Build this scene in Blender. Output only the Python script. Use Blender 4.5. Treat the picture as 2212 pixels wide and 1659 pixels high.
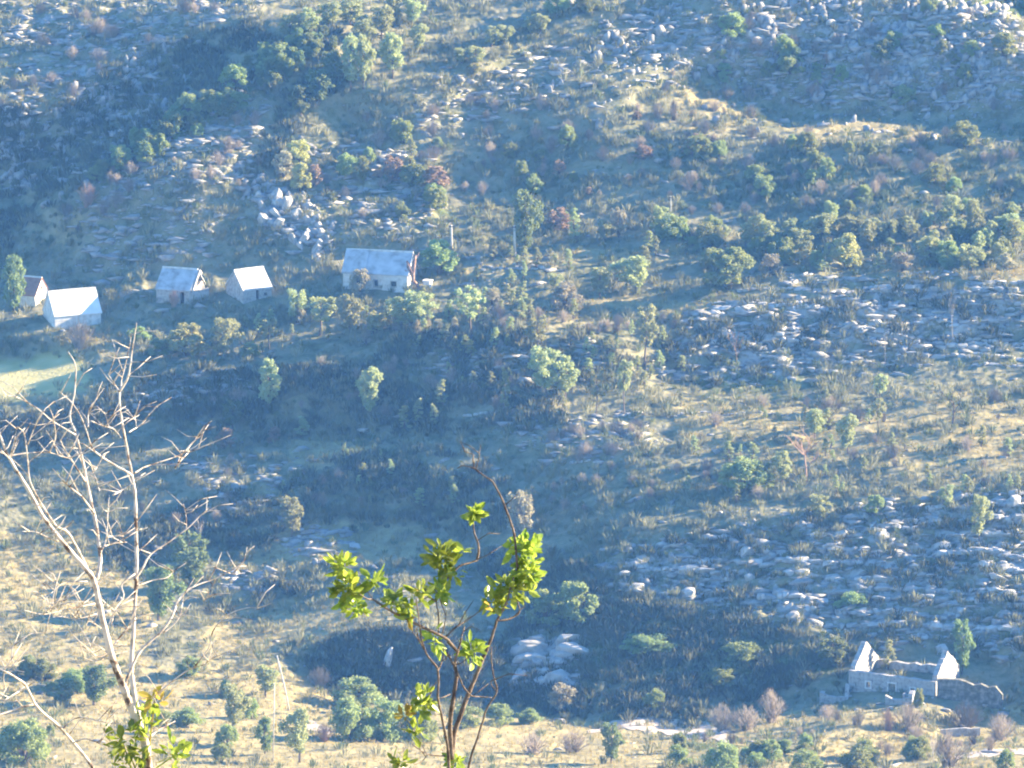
import bpy, bmesh, math, random
import numpy as np
from mathutils import Vector, Matrix

for o in list(bpy.data.objects):
    bpy.data.objects.remove(o)
SC = bpy.context.scene
COL = SC.collection

# ------------------------------------------------------------------ camera, world, sun, exposure
W0, H0 = 2212.0, 1659.0                 # picture units used for all measured places
HFOV = math.radians(8.0)
PITCH = math.radians(12.0)
CAMZ = 240.0
TH = math.tan(HFOV / 2)
cam = bpy.data.cameras.new('camera')
camo = bpy.data.objects.new('camera', cam)
COL.objects.link(camo)
camo.location = (0, 0, CAMZ)
camo.rotation_euler = (math.pi / 2 - PITCH, 0, 0)
cam.sensor_fit = 'HORIZONTAL'
cam.angle = HFOV
cam.clip_start = 0.5
cam.clip_end = 6000
SC.camera = camo

SUN_EL = math.radians(19.0)
SUN_AZ = math.radians(16.0)             # 0 = straight from the right, positive = from behind the hill
SDIR = Vector((math.cos(SUN_EL) * math.cos(SUN_AZ), math.cos(SUN_EL) * math.sin(SUN_AZ), math.sin(SUN_EL)))
sun = bpy.data.lights.new('sun', 'SUN')
sun.energy = 4.0
sun.angle = math.radians(0.5)
sun.color = (1.0, 0.83, 0.57)
suno = bpy.data.objects.new('sun', sun)
COL.objects.link(suno)
suno.rotation_euler = SDIR.to_track_quat('Z', 'Y').to_euler()
suno.location = (300, 800, 400)

world = bpy.data.worlds.new("World")
SC.world = world
world.use_nodes = True
wn = world.node_tree
sky = wn.nodes.new('ShaderNodeTexSky')
sky.sky_type = 'NISHITA'
sky.sun_disc = False
sky.sun_elevation = SUN_EL
sky.sun_rotation = math.pi / 2 - SUN_AZ
sky.air_density = 1.2
sky.dust_density = 0.0
sky.ozone_density = 8.0
wn.links.new(sky.outputs[0], wn.nodes['Background'].inputs[0])
wn.nodes['Background'].inputs[1].default_value = 0.075

SC.view_settings.view_transform = 'Standard'
SC.view_settings.look = 'None'
SC.view_settings.gamma = 1.0
SC.view_settings.exposure = 2.7
SC.render.engine = 'CYCLES'
SC.cycles.use_denoising = True
SC.cycles.max_bounces = 5
SC.cycles.diffuse_bounces = 2
SC.cycles.transmission_bounces = 3
SC.cycles.volume_bounces = 0
SC.cycles.filter_width = 2.0

HAZE_D = 0.00016
HAZE_C = (0.15, 0.42, 1.0)

# ------------------------------------------------------------------ helpers
def ray(X, Y):
    """picture place -> (x per metre of y, z per metre of y)"""
    a = (np.asarray(X, float) / W0 * 2 - 1) * TH
    b = (1 - np.asarray(Y, float) / H0 * 2) * TH * 0.75
    dy = math.cos(PITCH) + b * math.sin(PITCH)
    dz = -math.sin(PITCH) + b * math.cos(PITCH)
    return a / dy, dz / dy

def hash2(ix, iy, seed):
    h = (ix.astype(np.int64) * 374761393 + iy.astype(np.int64) * 668265263 + seed * 974634777) & 0xffffffff
    h = ((h ^ (h >> 13)) * 1274126177) & 0xffffffff
    h = ((h ^ (h >> 16)) * 2246822519) & 0xffffffff
    return ((h ^ (h >> 15)) & 0xffffff) / float(0xffffff)

def vnoise(x, y, seed=0):
    xi = np.floor(x); yi = np.floor(y)
    fx = x - xi; fy = y - yi
    fx = fx * fx * fx * (fx * (fx * 6 - 15) + 10); fy = fy * fy * fy * (fy * (fy * 6 - 15) + 10)
    a = hash2(xi, yi, seed); b = hash2(xi + 1, yi, seed); c = hash2(xi, yi + 1, seed); d = hash2(xi + 1, yi + 1, seed)
    return (a * (1 - fx) + b * fx) * (1 - fy) + (c * (1 - fx) + d * fx) * fy

def fbm(x, y, seed=0, oct=4, gain=0.5):
    s = 0; a = 1; t = 0
    for k in range(oct):
        s = s + a * (vnoise(x, y, seed + k * 17) - 0.5); t += a
        x = x * 2.03 + 11.3; y = y * 2.03 + 5.1; a *= gain
    return s / t * 2

def inpoly(X, Y, poly):
    r = np.zeros(X.shape, bool)
    n = len(poly)
    for i in range(n):
        x1, y1 = poly[i]; x2, y2 = poly[(i + 1) % n]
        if y1 == y2: continue
        c = ((y1 > Y) != (y2 > Y)) & (X < (x2 - x1) * (Y - y1) / (y2 - y1) + x1)
        r ^= c
    return r

def blur(a, s):
    if s <= 0: return a
    k = np.arange(-int(3 * s) - 1, int(3 * s) + 2)
    g = np.exp(-0.5 * (k / s) ** 2); g /= g.sum()
    n = len(k) // 2
    p = np.pad(a, n, mode='edge')
    p = np.apply_along_axis(lambda r: np.convolve(r, g, 'valid'), 1, p)
    p = np.apply_along_axis(lambda r: np.convolve(r, g, 'valid'), 0, p)
    return p

def tag(o, label=None, cat=None, group=None, kind=None):
    if label: o['label'] = label
    if cat: o['category'] = cat
    if group: o['group'] = group
    if kind: o['kind'] = kind
    return o

def empty(name, loc, rz=0.0, scale=None):
    o = bpy.data.objects.new(name, None)
    o.empty_display_size = 0.3
    COL.objects.link(o)
    o.location = loc
    o.rotation_euler = (0, 0, rz)
    if scale is not None: o.scale = scale
    return o

def link(name, me, parent=None, loc=None, rz=0.0, scale=None):
    o = bpy.data.objects.new(name, me)
    COL.objects.link(o)
    if parent is not None: o.parent = parent
    if loc is not None: o.location = loc
    o.rotation_euler = (0, 0, rz)
    if scale is not None: o.scale = scale
    return o

def mesh_np(name, v, tris=None, quads=None, mat=None, smooth=False):
    me = bpy.data.meshes.new(name)
    v = np.asarray(v, np.float32)
    me.vertices.add(len(v))
    me.vertices.foreach_set('co', v.ravel())
    idx = []; st = []; tot = 0
    for f, k in ((tris, 3), (quads, 4)):
        if f is None or len(f) == 0: continue
        f = np.asarray(f, np.int32)
        idx.append(f.ravel()); st.append(tot + np.arange(len(f)) * k); tot += f.size
    idx = np.concatenate(idx); st = np.concatenate(st).astype(np.int32)
    me.loops.add(len(idx)); me.loops.foreach_set('vertex_index', idx)
    me.polygons.add(len(st)); me.polygons.foreach_set('loop_start', st)
    me.update(calc_edges=True)
    if smooth:
        me.polygons.foreach_set('use_smooth', np.ones(len(st), bool))
    if mat: me.materials.append(mat)
    return me

class MB:
    """collects points and faces of one mesh"""
    def __init__(s): s.v = []; s.f = []
    def add(s, vs, fs):
        n = len(s.v)
        s.v += [tuple(p) for p in vs]; s.f += [tuple(i + n for i in f) for f in fs]
    def box(s, x0, x1, y0, y1, z0, z1):
        s.add([(x0, y0, z0), (x1, y0, z0), (x1, y1, z0), (x0, y1, z0), (x0, y0, z1), (x1, y0, z1), (x1, y1, z1), (x0, y1, z1)],
              [(0, 3, 2, 1), (4, 5, 6, 7), (0, 1, 5, 4), (1, 2, 6, 5), (2, 3, 7, 6), (3, 0, 4, 7)])
    def prism(s, poly, axis, a, b):
        """polygon in the two other axes, pushed along axis from a to b"""
        n = len(poly)
        def mk(p, t):
            return (t, p[0], p[1]) if axis == 'x' else (p[0], t, p[1])
        vs = [mk(p, a) for p in poly] + [mk(p, b) for p in poly]
        fs = [tuple(range(n)), tuple(range(2 * n - 1, n - 1, -1))] + [(i, i + n, (i + 1) % n + n, (i + 1) % n) for i in range(n)]
        s.add(vs, fs)
    def tube(s, pts, rad, sides=6, cap=True):
        pts = [Vector(p) for p in pts]
        n = len(pts); base = len(s.v)
        ref = Vector((0.3, 0.9, 0.2)).normalized()
        for i, p in enumerate(pts):
            d = (pts[min(i + 1, n - 1)] - pts[max(i - 1, 0)])
            d = d.normalized() if d.length > 1e-9 else Vector((0, 0, 1))
            a = d.cross(ref)
            if a.length < 1e-3: a = d.cross(Vector((1, 0, 0)))
            a.normalize(); b = d.cross(a)
            for k in range(sides):
                t = 2 * math.pi * k / sides
                q = p + (a * math.cos(t) + b * math.sin(t)) * rad[i]
                s.v.append((q.x, q.y, q.z))
        for i in range(n - 1):
            for k in range(sides):
                k2 = (k + 1) % sides
                s.f.append((base + i * sides + k, base + i * sides + k2, base + (i + 1) * sides + k2, base + (i + 1) * sides + k))
        if cap:
            s.f.append(tuple(base + k for k in range(sides))[::-1])
            s.f.append(tuple(base + (n - 1) * sides + k for k in range(sides)))
    def mesh(s, name, mat, smooth=False, fix=True):
        me = bpy.data.meshes.new(name)
        me.from_pydata(s.v, [], s.f)
        if fix:
            bm = bmesh.new(); bm.from_mesh(me)
            bmesh.ops.recalc_face_normals(bm, faces=bm.faces)
            bm.to_mesh(me); bm.free()
        if mat: me.materials.append(mat)
        if smooth:
            me.polygons.foreach_set('use_smooth', np.ones(len(me.polygons), bool))
        me.update()
        return me

# ------------------------------------------------------------------ materials
def newmat(name):
    m = bpy.data.materials.new(name)
    m.use_nodes = True
    nt = m.node_tree
    b = nt.nodes['Principled BSDF']
    b.inputs['Roughness'].default_value = 0.9
    b.inputs['Specular IOR Level'].default_value = 0.15
    return m, nt, b

def ramp_noise(nt, scale, stops, detail=4, coord='Object', rough=0.6, vec=None):
    tc = nt.nodes.new('ShaderNodeTexCoord')
    n = nt.nodes.new('ShaderNodeTexNoise')
    n.inputs['Scale'].default_value = scale
    n.inputs['Detail'].default_value = detail
    n.inputs['Roughness'].default_value = rough
    nt.links.new(tc.outputs[coord], n.inputs['Vector'])
    r = nt.nodes.new('ShaderNodeValToRGB')
    e = r.color_ramp.elements
    while len(e) < len(stops): e.new(0.5)
    for k, (p, c) in enumerate(stops):
        e[k].position = p; e[k].color = (*c, 1)
    nt.links.new(n.outputs['Fac'], r.inputs['Fac'])
    return r.outputs['Color'], n

def mixc(nt, fac, a, b, mode='MIX'):
    m = nt.nodes.new('ShaderNodeMix')
    m.data_type = 'RGBA'; m.blend_type = mode
    if isinstance(fac, (int, float)): m.inputs[0].default_value = fac
    else: nt.links.new(fac, m.inputs[0])
    for s, x in ((6, a), (7, b)):
        if isinstance(x, tuple): m.inputs[s].default_value = (*x, 1)
        else: nt.links.new(x, m.inputs[s])
    return m.outputs[2]

def math_n(nt, op, a, b=None, clamp=False):
    m = nt.nodes.new('ShaderNodeMath'); m.operation = op; m.use_clamp = clamp
    for s, x in ((0, a), (1, b)):
        if x is None: continue
        if isinstance(x, (int, float)): m.inputs[s].default_value = x
        else: nt.links.new(x, m.inputs[s])
    return m.outputs[0]

def noise_mat(name, scale, stops, bump=0.0, bscale=None, rough=0.9, objvar=0.0, detail=5):
    m, nt, b = newmat(name)
    c, n = ramp_noise(nt, scale, stops, detail=detail)
    if objvar:
        oi = nt.nodes.new('ShaderNodeObjectInfo')
        hs = nt.nodes.new('ShaderNodeHueSaturation')
        nt.links.new(c, hs.inputs['Color'])
        v = math_n(nt, 'MULTIPLY_ADD', oi.outputs['Random'], objvar * 2)
        v.node.inputs[2].default_value = 1 - objvar
        nt.links.new(v, hs.inputs['Value'])
        c = hs.outputs['Color']
    nt.links.new(c, b.inputs['Base Color'])
    b.inputs['Roughness'].default_value = rough
    if bump:
        _, n2 = ramp_noise(nt, bscale or scale * 3, [(0, (0, 0, 0)), (1, (1, 1, 1))], detail=6)
        bp = nt.nodes.new('ShaderNodeBump')
        bp.inputs['Strength'].default_value = bump
        bp.inputs['Distance'].default_value = 0.1
        nt.links.new(n2.outputs['Fac'], bp.inputs['Height'])
        nt.links.new(bp.outputs[0], b.inputs['Normal'])
    return m

def leaf_mat(name, c1, c2, transl=0.35, rough=0.75, scale=1.3, hv=0.03):
    m, nt, b = newmat(name)
    c, _ = ramp_noise(nt, scale, [(0.3, c1), (0.7, c2)], detail=3)
    oi = nt.nodes.new('ShaderNodeObjectInfo')
    hs = nt.nodes.new('ShaderNodeHueSaturation')
    nt.links.new(c, hs.inputs['Color'])
    h = math_n(nt, 'MULTIPLY_ADD', oi.outputs['Random'], hv * 2); h.node.inputs[2].default_value = 0.5 - hv
    v = math_n(nt, 'MULTIPLY_ADD', oi.outputs['Random'], 0.5); v.node.inputs[2].default_value = 0.75
    nt.links.new(h, hs.inputs['Hue']); nt.links.new(v, hs.inputs['Value'])
    nt.links.new(hs.outputs[0], b.inputs['Base Color'])
    b.inputs['Roughness'].default_value = rough
    t = nt.nodes.new('ShaderNodeBsdfTranslucent')
    nt.links.new(hs.outputs[0], t.inputs['Color'])
    mx = nt.nodes.new('ShaderNodeMixShader'); mx.inputs[0].default_value = transl
    nt.links.new(b.outputs[0], mx.inputs[1]); nt.links.new(t.outputs[0], mx.inputs[2])
    nt.links.new(mx.outputs[0], nt.nodes['Material Output'].inputs['Surface'])
    return m

M = {}
M['rock'] = noise_mat('limestone', 1.2, [(0.25, (0.21, 0.205, 0.195)), (0.5, (0.38, 0.365, 0.345)), (0.8, (0.50, 0.48, 0.45))], bump=0.7, bscale=5, objvar=0.2)
M['stone'] = noise_mat('stone_wall', 2.6, [(0.30, (0.20, 0.185, 0.17)), (0.48, (0.39, 0.365, 0.34)), (0.7, (0.50, 0.475, 0.44))], bump=0.9, bscale=6)
M['plaster'] = noise_mat('pale_plaster', 1.6, [(0.28, (0.36, 0.34, 0.31)), (0.45, (0.58, 0.56, 0.52)), (0.7, (0.74, 0.72, 0.69))], bump=0.4)
M['old_stone'] = noise_mat('overgrown_stone', 1.6, [(0.3, (0.06, 0.065, 0.045)), (0.5, (0.15, 0.145, 0.12)), (0.72, (0.36, 0.34, 0.31))], bump=0.9, bscale=5)
M['slab_roof'] = noise_mat('grey_roof', 0.7, [(0.32, (0.27, 0.265, 0.265)), (0.48, (0.43, 0.44, 0.455)), (0.7, (0.55, 0.56, 0.57))], bump=0.35, bscale=4)
M['white_roof'] = noise_mat('white_roof', 0.8, [(0.28, (0.52, 0.50, 0.47)), (0.45, (0.72, 0.71, 0.69)), (0.7, (0.82, 0.81, 0.80))], bump=0.15)
M['pale_roof'] = noise_mat('pale_roof', 0.9, [(0.3, (0.40, 0.37, 0.34)), (0.5, (0.56, 0.53, 0.50)), (0.7, (0.68, 0.66, 0.63))], bump=0.3, bscale=4)
M['tile'] = noise_mat('red_tiles', 2.0, [(0.3, (0.26, 0.14, 0.10)), (0.7, (0.40, 0.22, 0.16))], bump=0.4, bscale=8)
M['dark_wood'] = noise_mat('dark_wood', 3.0, [(0.3, (0.03, 0.025, 0.022)), (0.7, (0.06, 0.05, 0.045))])
M['pole'] = noise_mat('weathered_pole', 3.0, [(0.3, (0.46, 0.42, 0.36)), (0.7, (0.66, 0.61, 0.54))])
M['bark'] = noise_mat('brown_bark', 3.0, [(0.3, (0.10, 0.075, 0.06)), (0.7, (0.20, 0.155, 0.125))], objvar=0.2)
M['pale_bark'] = noise_mat('dead_wood', 4.0, [(0.3, (0.30, 0.25, 0.20)), (0.7, (0.55, 0.48, 0.40))], objvar=0.15)
M['rust_wood'] = noise_mat('rusty_dead_wood', 2.2, [(0.3, (0.11, 0.06, 0.045)), (0.55, (0.33, 0.2, 0.15)), (0.8, (0.6, 0.5, 0.42))])
M['twig'] = noise_mat('bare_twigs', 2.0, [(0.3, (0.19, 0.155, 0.12)), (0.7, (0.37, 0.31, 0.25))], objvar=0.25)
M['twig_rust'] = noise_mat('rusty_twigs', 2.0, [(0.3, (0.30, 0.18, 0.12)), (0.7, (0.46, 0.30, 0.21))], objvar=0.2)
M['shadescrub'] = leaf_mat('dense_shade_scrub', (0.09, 0.10, 0.055), (0.18, 0.18, 0.11), transl=0.2, scale=0.15, hv=0.01)  # dense scrub, its colour darkened to deepen the shade of the hollows
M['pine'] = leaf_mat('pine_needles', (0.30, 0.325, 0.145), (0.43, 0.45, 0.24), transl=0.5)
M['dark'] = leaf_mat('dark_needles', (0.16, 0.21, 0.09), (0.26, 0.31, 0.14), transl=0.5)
M['round'] = leaf_mat('broad_leaves', (0.23, 0.28, 0.10), (0.36, 0.40, 0.18), transl=0.5)
M['lime'] = leaf_mat('pale_yellow_leaves', (0.40, 0.41, 0.14), (0.54, 0.53, 0.23), hv=0.015)
M['dry'] = leaf_mat('dry_leaves', (0.33, 0.30, 0.19), (0.46, 0.42, 0.29), hv=0.02)
M['rust'] = leaf_mat('rusty_leaves', (0.34, 0.235, 0.15), (0.46, 0.34, 0.23), hv=0.006)
M['fgleaf'] = leaf_mat('glossy_leaves', (0.10, 0.19, 0.025), (0.42, 0.47, 0.075), transl=0.55, rough=0.25, scale=22, hv=0.01)
M['fgleaf'].node_tree.nodes['Principled BSDF'].inputs['Specular IOR Level'].default_value = 0.6
M['fgyellow'] = leaf_mat('yellowed_leaves', (0.34, 0.30, 0.05), (0.42, 0.26, 0.07), transl=0.4, rough=0.4, scale=15, hv=0.01)
M['grass'] = leaf_mat('dry_grass_blades', (0.33, 0.275, 0.12), (0.47, 0.40, 0.195), transl=0.3, scale=0.2, hv=0.01)
M['scrub'] = leaf_mat('low_scrub', (0.17, 0.17, 0.095), (0.29, 0.275, 0.165), transl=0.2, scale=0.12, hv=0.01)
M['scrub2'] = leaf_mat('low_green_scrub', (0.12, 0.15, 0.07), (0.21, 0.245, 0.12), transl=0.25, scale=0.12, hv=0.01)

def birch_mat():
    m, nt, b = newmat('pale_peeling_bark')
    c, n = ramp_noise(nt, 13.0, [(0.37, (0.12, 0.085, 0.07)), (0.43, (0.40, 0.33, 0.27)), (0.53, (0.62, 0.54, 0.46)), (0.75, (0.70, 0.63, 0.55))], detail=6)
    nt.links.new(c, b.inputs['Base Color'])
    bp = nt.nodes.new('ShaderNodeBump'); bp.inputs['Strength'].default_value = 0.5; bp.inputs['Distance'].default_value = 0.01
    nt.links.new(n.outputs['Fac'], bp.inputs['Height']); nt.links.new(bp.outputs[0], b.inputs['Normal'])
    return m
M['birch'] = birch_mat()
M['stem'] = noise_mat('grey_brown_stem', 14.0, [(0.35, (0.085, 0.06, 0.05)), (0.65, (0.24, 0.19, 0.15))], bump=0.4, bscale=40)
# ------------------------------------------------------------------ the hillside: relief solved from the lie of its faces
STEP = 12.0
gU = np.arange(-1300, 3700 + 1, STEP); gV = np.arange(-520, 2000 + 1, STEP)
GX, GY = np.meshgrid(gU, gV)

SHADE = [
 (3.2, 10, [(20, 440), (150, 310), (290, 215), (420, 145), (560, 85), (690, 88), (640, 125), (520, 190), (400, 265), (290, 335), (190, 385), (80, 470)]),
 (2.2, 12, [(1010, 190), (1110, 140), (1210, 82), (1310, 50), (1500, -10), (1570, 100), (1480, 150), (1380, 180), (1300, 250), (1150, 290), (1000, 280)]),  # (strength, softness px, outline): slopes that lean away from the evening sun
 (1.3, 8, [(-60, 250), (0, 243), (100, 233), (167, 213), (260, 173), (367, 113), (533, 67), (583, 62), (633, 72), (737, 85), (717, 117), (567, 167), (483, 227), (383, 293), (283, 353), (200, 383), (140, 407), (110, 450), (50, 483), (0, 533), (-200, 640), (-200, 300)]),
 (0.9, 10, [(700, 120), (760, 190), (700, 235), (640, 290), (600, 350), (545, 400), (515, 395), (565, 320), (615, 230)]),
 (1.5, 12, [(737, 233), (850, 205), (1003, 173), (1103, 133), (1203, 73), (1303, 43), (1453, -10), (1990, -10), (2040, 15), (2212, 45), (2500, 80), (2500, 240), (1900, 245), (1700, 235), (1600, 190), (1475, 130), (1380, 170), (1300, 240), (1180, 270), (1000, 290), (850, 300), (760, 300)]),
 (0.55, 25, [(760, 290), (1000, 280), (1300, 240), (1330, 330), (1150, 420), (950, 400), (800, 480), (700, 420)]),
 (0.5, 20, [(100, 470), (340, 420), (560, 400), (740, 460), (900, 505), (1090, 540), (980, 570), (900, 600), (860, 645), (640, 640), (600, 720), (460, 690), (330, 720), (250, 690), (230, 600), (100, 570)]),
 (0.7, 10, [(-200, 700), (60, 700), (130, 725), (110, 765), (0, 775), (-200, 780)]),
 (1.0, 12, [(1475, 690), (1585, 662), (1768, 627), (1875, 604), (2042, 614), (2212, 614), (2400, 615), (2400, 745), (2212, 735), (1975, 762), (1908, 785), (1775, 797), (1708, 825), (1542, 839), (1400, 800)]),
 (0.75, 10, [(-40, 920), (77, 902), (200, 860), (277, 832), (367, 806), (533, 800), (737, 800), (870, 730), (1037, 717), (1200, 735), (1370, 752), (1337, 819), (1180, 869), (1237, 935), (1137, 945), (970, 955), (850, 930), (737, 935), (567, 945), (467, 925), (333, 915), (250, 925), (77, 975), (-40, 980)]),
 (0.55, 10, [(230, 1190), (420, 1085), (450, 1055), (520, 1060), (640, 1040), (760, 1000), (850, 962), (1000, 1000), (1120, 1060), (1130, 1120), (1040, 1160), (960, 1140), (860, 1130), (740, 1145), (620, 1135), (590, 1200), (480, 1195), (420, 1165), (300, 1240)]),
 (1.0, 10, [(1060, 1195), (1180, 1190), (1260, 1230), (1330, 1300), (1500, 1330), (1700, 1330), (1850, 1400), (1840, 1480), (1700, 1500), (1600, 1520), (1500, 1562), (1340, 1567), (1200, 1545), (1100, 1520), (1000, 1510), (860, 1500), (730, 1495), (640, 1440), (740, 1380), (860, 1365), (1000, 1400), (1090, 1370), (1150, 1330), (1050, 1250)]),
 (0.7, 8, [(430, 1315), (500, 1290), (620, 1250), (720, 1210), (740, 1235), (640, 1290), (500, 1330)]),
 (0.75, 16, [(1200, 1170), (1350, 1150), (1500, 1160), (1750, 1115), (1900, 1090), (2100, 1075), (2400, 1060), (2400, 1560), (2100, 1555), (1840, 1490), (1850, 1400), (1700, 1330), (1500, 1330), (1330, 1300)]),
 (0.5, 16, [(1060, 960), (1480, 960), (1480, 1080), (1250, 1130), (1140, 1080)]),
 (0.8, 8, [(1740, 1628), (1800, 1585), (1900, 1560), (2010, 1550), (2090, 1565), (2000, 1605), (1900, 1635), (1800, 1645)]),
]
BENCH = [  # flat, sunlit ground
 (1.0, 8, [(-100, 785), (200, 770), (240, 845), (0, 865), (-100, 865)]),
 (0.9, 10, [(220, 755), (430, 775), (470, 800), (420, 850), (230, 862)]),
 (0.9, 8, [(1130, 655), (1300, 640), (1500, 650), (1680, 628), (1850, 592), (2212, 565), (2500, 565), (2500, 604), (1900, 602), (1750, 625), (1590, 655), (1480, 680), (1350, 660)]),
 (0.8, 8, [(1000, 600), (1200, 545), (1550, 540), (1550, 560), (1180, 572), (1000, 612)]),
 (0.5, 14, [(1480, 870), (1800, 890), (2300, 850), (2300, 1000), (1800, 1000), (1480, 930)]),
 (1.0, 8, [(640, 955), (800, 950), (810, 985), (700, 1000), (640, 995)]),
 (0.9, 8, [(480, 1035), (640, 1028), (660, 1050), (500, 1066)]), (0.8, 8, [(380, 985), (480, 975), (490, 1005), (390, 1015)]),
 (0.6, 10, [(-100, 1140), (180, 1150), (330, 1250), (330, 1330), (300, 1490), (-100, 1500)]),
 (0.7, 8, [(560, 1140), (860, 1135), (960, 1160), (900, 1215), (720, 1215), (600, 1240), (500, 1260)]),
 (0.6, 8, [(480, 1330), (640, 1290), (860, 1300), (860, 1360), (740, 1375), (600, 1430), (450, 1420)]),
 (0.7, 10, [(-100, 1480), (600, 1450), (760, 1520), (1100, 1550), (1350, 1570), (1600, 1560), (1800, 1530), (1840, 1500), (2000, 1520), (2400, 1560), (2400, 1680), (-100, 1680)]),
 (0.5, 8, [(1600, 265), (2212, 260), (2212, 300), (1800, 310)]),
 (0.9, 4, [(1992, -20), (2042, 8), (2092, 22), (2142, 33), (2212, 40), (2400, 44), (2400, 62), (2212, 52), (2092, 36), (1992, 10)]),
]
def raster(lst):
    r = np.zeros(GX.shape)
    for s, b, p in lst:
        r = np.maximum(r, blur(s * inpoly(GX, GY, p).astype(float), b / STEP))
    return r
sh = raster(SHADE); be = raster(BENCH)
PADS = [[(60, 590), (120, 595), (125, 672), (60, 672)], [(75, 660), (225, 650), (225, 715), (75, 720)], [(320, 590), (450, 590), (455, 660), (320, 665)],
        [(470, 585), (590, 585), (595, 660), (470, 665)], [(725, 560), (940, 560), (940, 628), (725, 630)],
        [(1750, 1440), (2080, 1400), (2200, 1460), (2180, 1530), (1750, 1530)]]
pad = raster([(1.0, 6, p) for p in PADS])
upper = np.clip((640 - GY) / 260, 0, 1)
be *= (1 - np.minimum(sh, 1) * 0.7)
gx = -0.36 + 1.3 * sh
gy = (0.12 + 0.24 * upper) * (1 - be) + 0.04 * be + 0.6 * np.minimum(sh, 1.2)
gy -= (1 - np.minimum(sh, 1)) * (0.12 * np.clip((GY - 1180) / 160, 0, 1) + 0.10 * np.clip((GY - 1500) / 60, 0, 1))
LIT = [(1.0, 14, [(-200, -60), (600, -60), (600, 20), (540, 55), (360, 95), (160, 205), (0, 235), (-200, 240)]), (1.0, 10, [(40, 560), (140, 415), (300, 362), (480, 240), (600, 165), (620, 225), (560, 320), (505, 400), (330, 440), (140, 510)]),
 (0.9, 12, [(760, -40), (1440, -40), (1300, 32), (1200, 62), (1100, 120), (1000, 160), (880, 195), (780, 190), (740, 90)]), (0.8, 10, [(1470, 145), (1600, 195), (1690, 245), (2212, 255), (2212, 300), (1600, 310), (1440, 280)]), (1.3, 8, [(-100, 765), (250, 760), (250, 855), (-100, 870)]), (0.8, 8, [(90, 700), (240, 690), (260, 760), (100, 770)])]
lt = raster(LIT) * (1 - np.minimum(sh, 1))
gx = gx - 0.6 * lt
gy = gy - 0.22 * lt * upper
gx = gx * (1 - be) + be * -0.34
gx *= (1 - pad); gy = gy * (1 - pad) + 0.12 * pad
inside = np.clip(np.minimum((GX + 250) / 250, (2450 - GX) / 250), 0, 1)
gx *= inside
# unseen hill shoulder right of the crag, raised to keep the sun off it
arm = np.clip((GX - 2150) / 120, 0, 1) * np.clip((3150 - GX) / 250, 0, 1) * np.clip((250 - GY) / 60, 0, 1) * np.clip((GY + 160) / 80, 0, 1)
gx = np.maximum(gx, 1.3 * arm)
# behind the crest, upper right: the ground drops away and a green hill rises further back
crest = np.interp(GX, [1930, 1992, 2042, 2092, 2142, 2212, 2600], [-40, 0, 13, 27, 37, 43, 70])
back = np.where(GX > 1930, np.clip((crest - GY) / 14, 0, 1), 0)
jump = np.where(GX > 1930, np.exp(-0.5 * ((GY - crest + 6) / 6) ** 2), 0)
gy = gy * (1 - jump) + jump * -0.115
TX, TZ = ray(GX, GY)
T = -TZ
tU = TH * 2 / W0
tV = np.gradient(T, STEP, axis=0)
den = np.clip(T + gy + gx * TX, 0.045, None)
pu = -gx * tU / den
pv = -tV / den
gy0 = 0.3 + 0.25 * upper - 0.15 * np.clip((GY - 1180) / 160, 0, 1) - 0.2 * np.clip((GY - 1500) / 60, 0, 1)
w0 = np.cumsum(-tV / (T + gy0), axis=0) * STEP
i0 = int(np.argmin(abs(gV - 1659))); j0 = int(np.argmin(abs(gU - 1106)))
w0 = w0 - w0[i0:i0 + 1, :] + math.log(690)
def dctm(n):
    k = np.arange(n)[:, None]; x = np.arange(n)[None, :]
    m = np.cos(math.pi * (x + 0.5) * k / n) * math.sqrt(2 / n); m[0] /= math.sqrt(2)
    return m
ny, nx = GX.shape
DV, DU = dctm(ny), dctm(nx)
hu = (pu[:, 1:] + pu[:, :-1]) / 2 - (w0[:, 1:] - w0[:, :-1]) / STEP
hv = (pv[1:, :] + pv[:-1, :]) / 2 - (w0[1:, :] - w0[:-1, :]) / STEP
WU = 2.0
hu = hu * WU
div = np.zeros_like(GX)
div[:, :-1] += hu; div[:, 1:] -= hu
div[:-1, :] += hv; div[1:, :] -= hv
eu = 2 - 2 * np.cos(math.pi * np.arange(nx) / nx); ev = 2 - 2 * np.cos(math.pi * np.arange(ny) / ny)
lam = (STEP / 500.0) ** 2
F = DV @ (-div * STEP) @ DU.T
F = F / ((WU * eu[None, :] + ev[:, None]) + lam)
WL = w0 + DV.T @ F @ DU

def cubw(g0, n, x):
    """Catmull-Rom interpolation rows"""
    f = np.clip((x - g0) / STEP, 1, n - 3); i = np.floor(f).astype(int); t = f - i
    A = np.zeros((len(x), n)); r = np.arange(len(x))
    A[r, i - 1] += -0.5 * t + t * t - 0.5 * t ** 3
    A[r, i] += 1 - 2.5 * t * t + 1.5 * t ** 3
    A[r, i + 1] += 0.5 * t + 2 * t * t - 1.5 * t ** 3
    A[r, i + 2] += -0.5 * t * t + 0.5 * t ** 3
    return A
FS = 2.5
fu = np.concatenate([np.arange(-1200, -200, 40), np.arange(-200, 2412, FS), np.arange(2412, 3600, 40)])
fv = np.concatenate([np.arange(-480, -80, 20), np.arange(-80, 1740, FS), np.arange(1740, 1900, 20)])
AU, AV = cubw(gU[0], nx, fu), cubw(gV[0], ny, fv)
def up(a): return AV @ a @ AU.T
FU, FV = np.meshgrid(fu, fv)
fx, fz = ray(FU, FV)
Yw = np.exp(up(WL))
Xw = fx * Yw
Zw = CAMZ + fz * Yw

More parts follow.
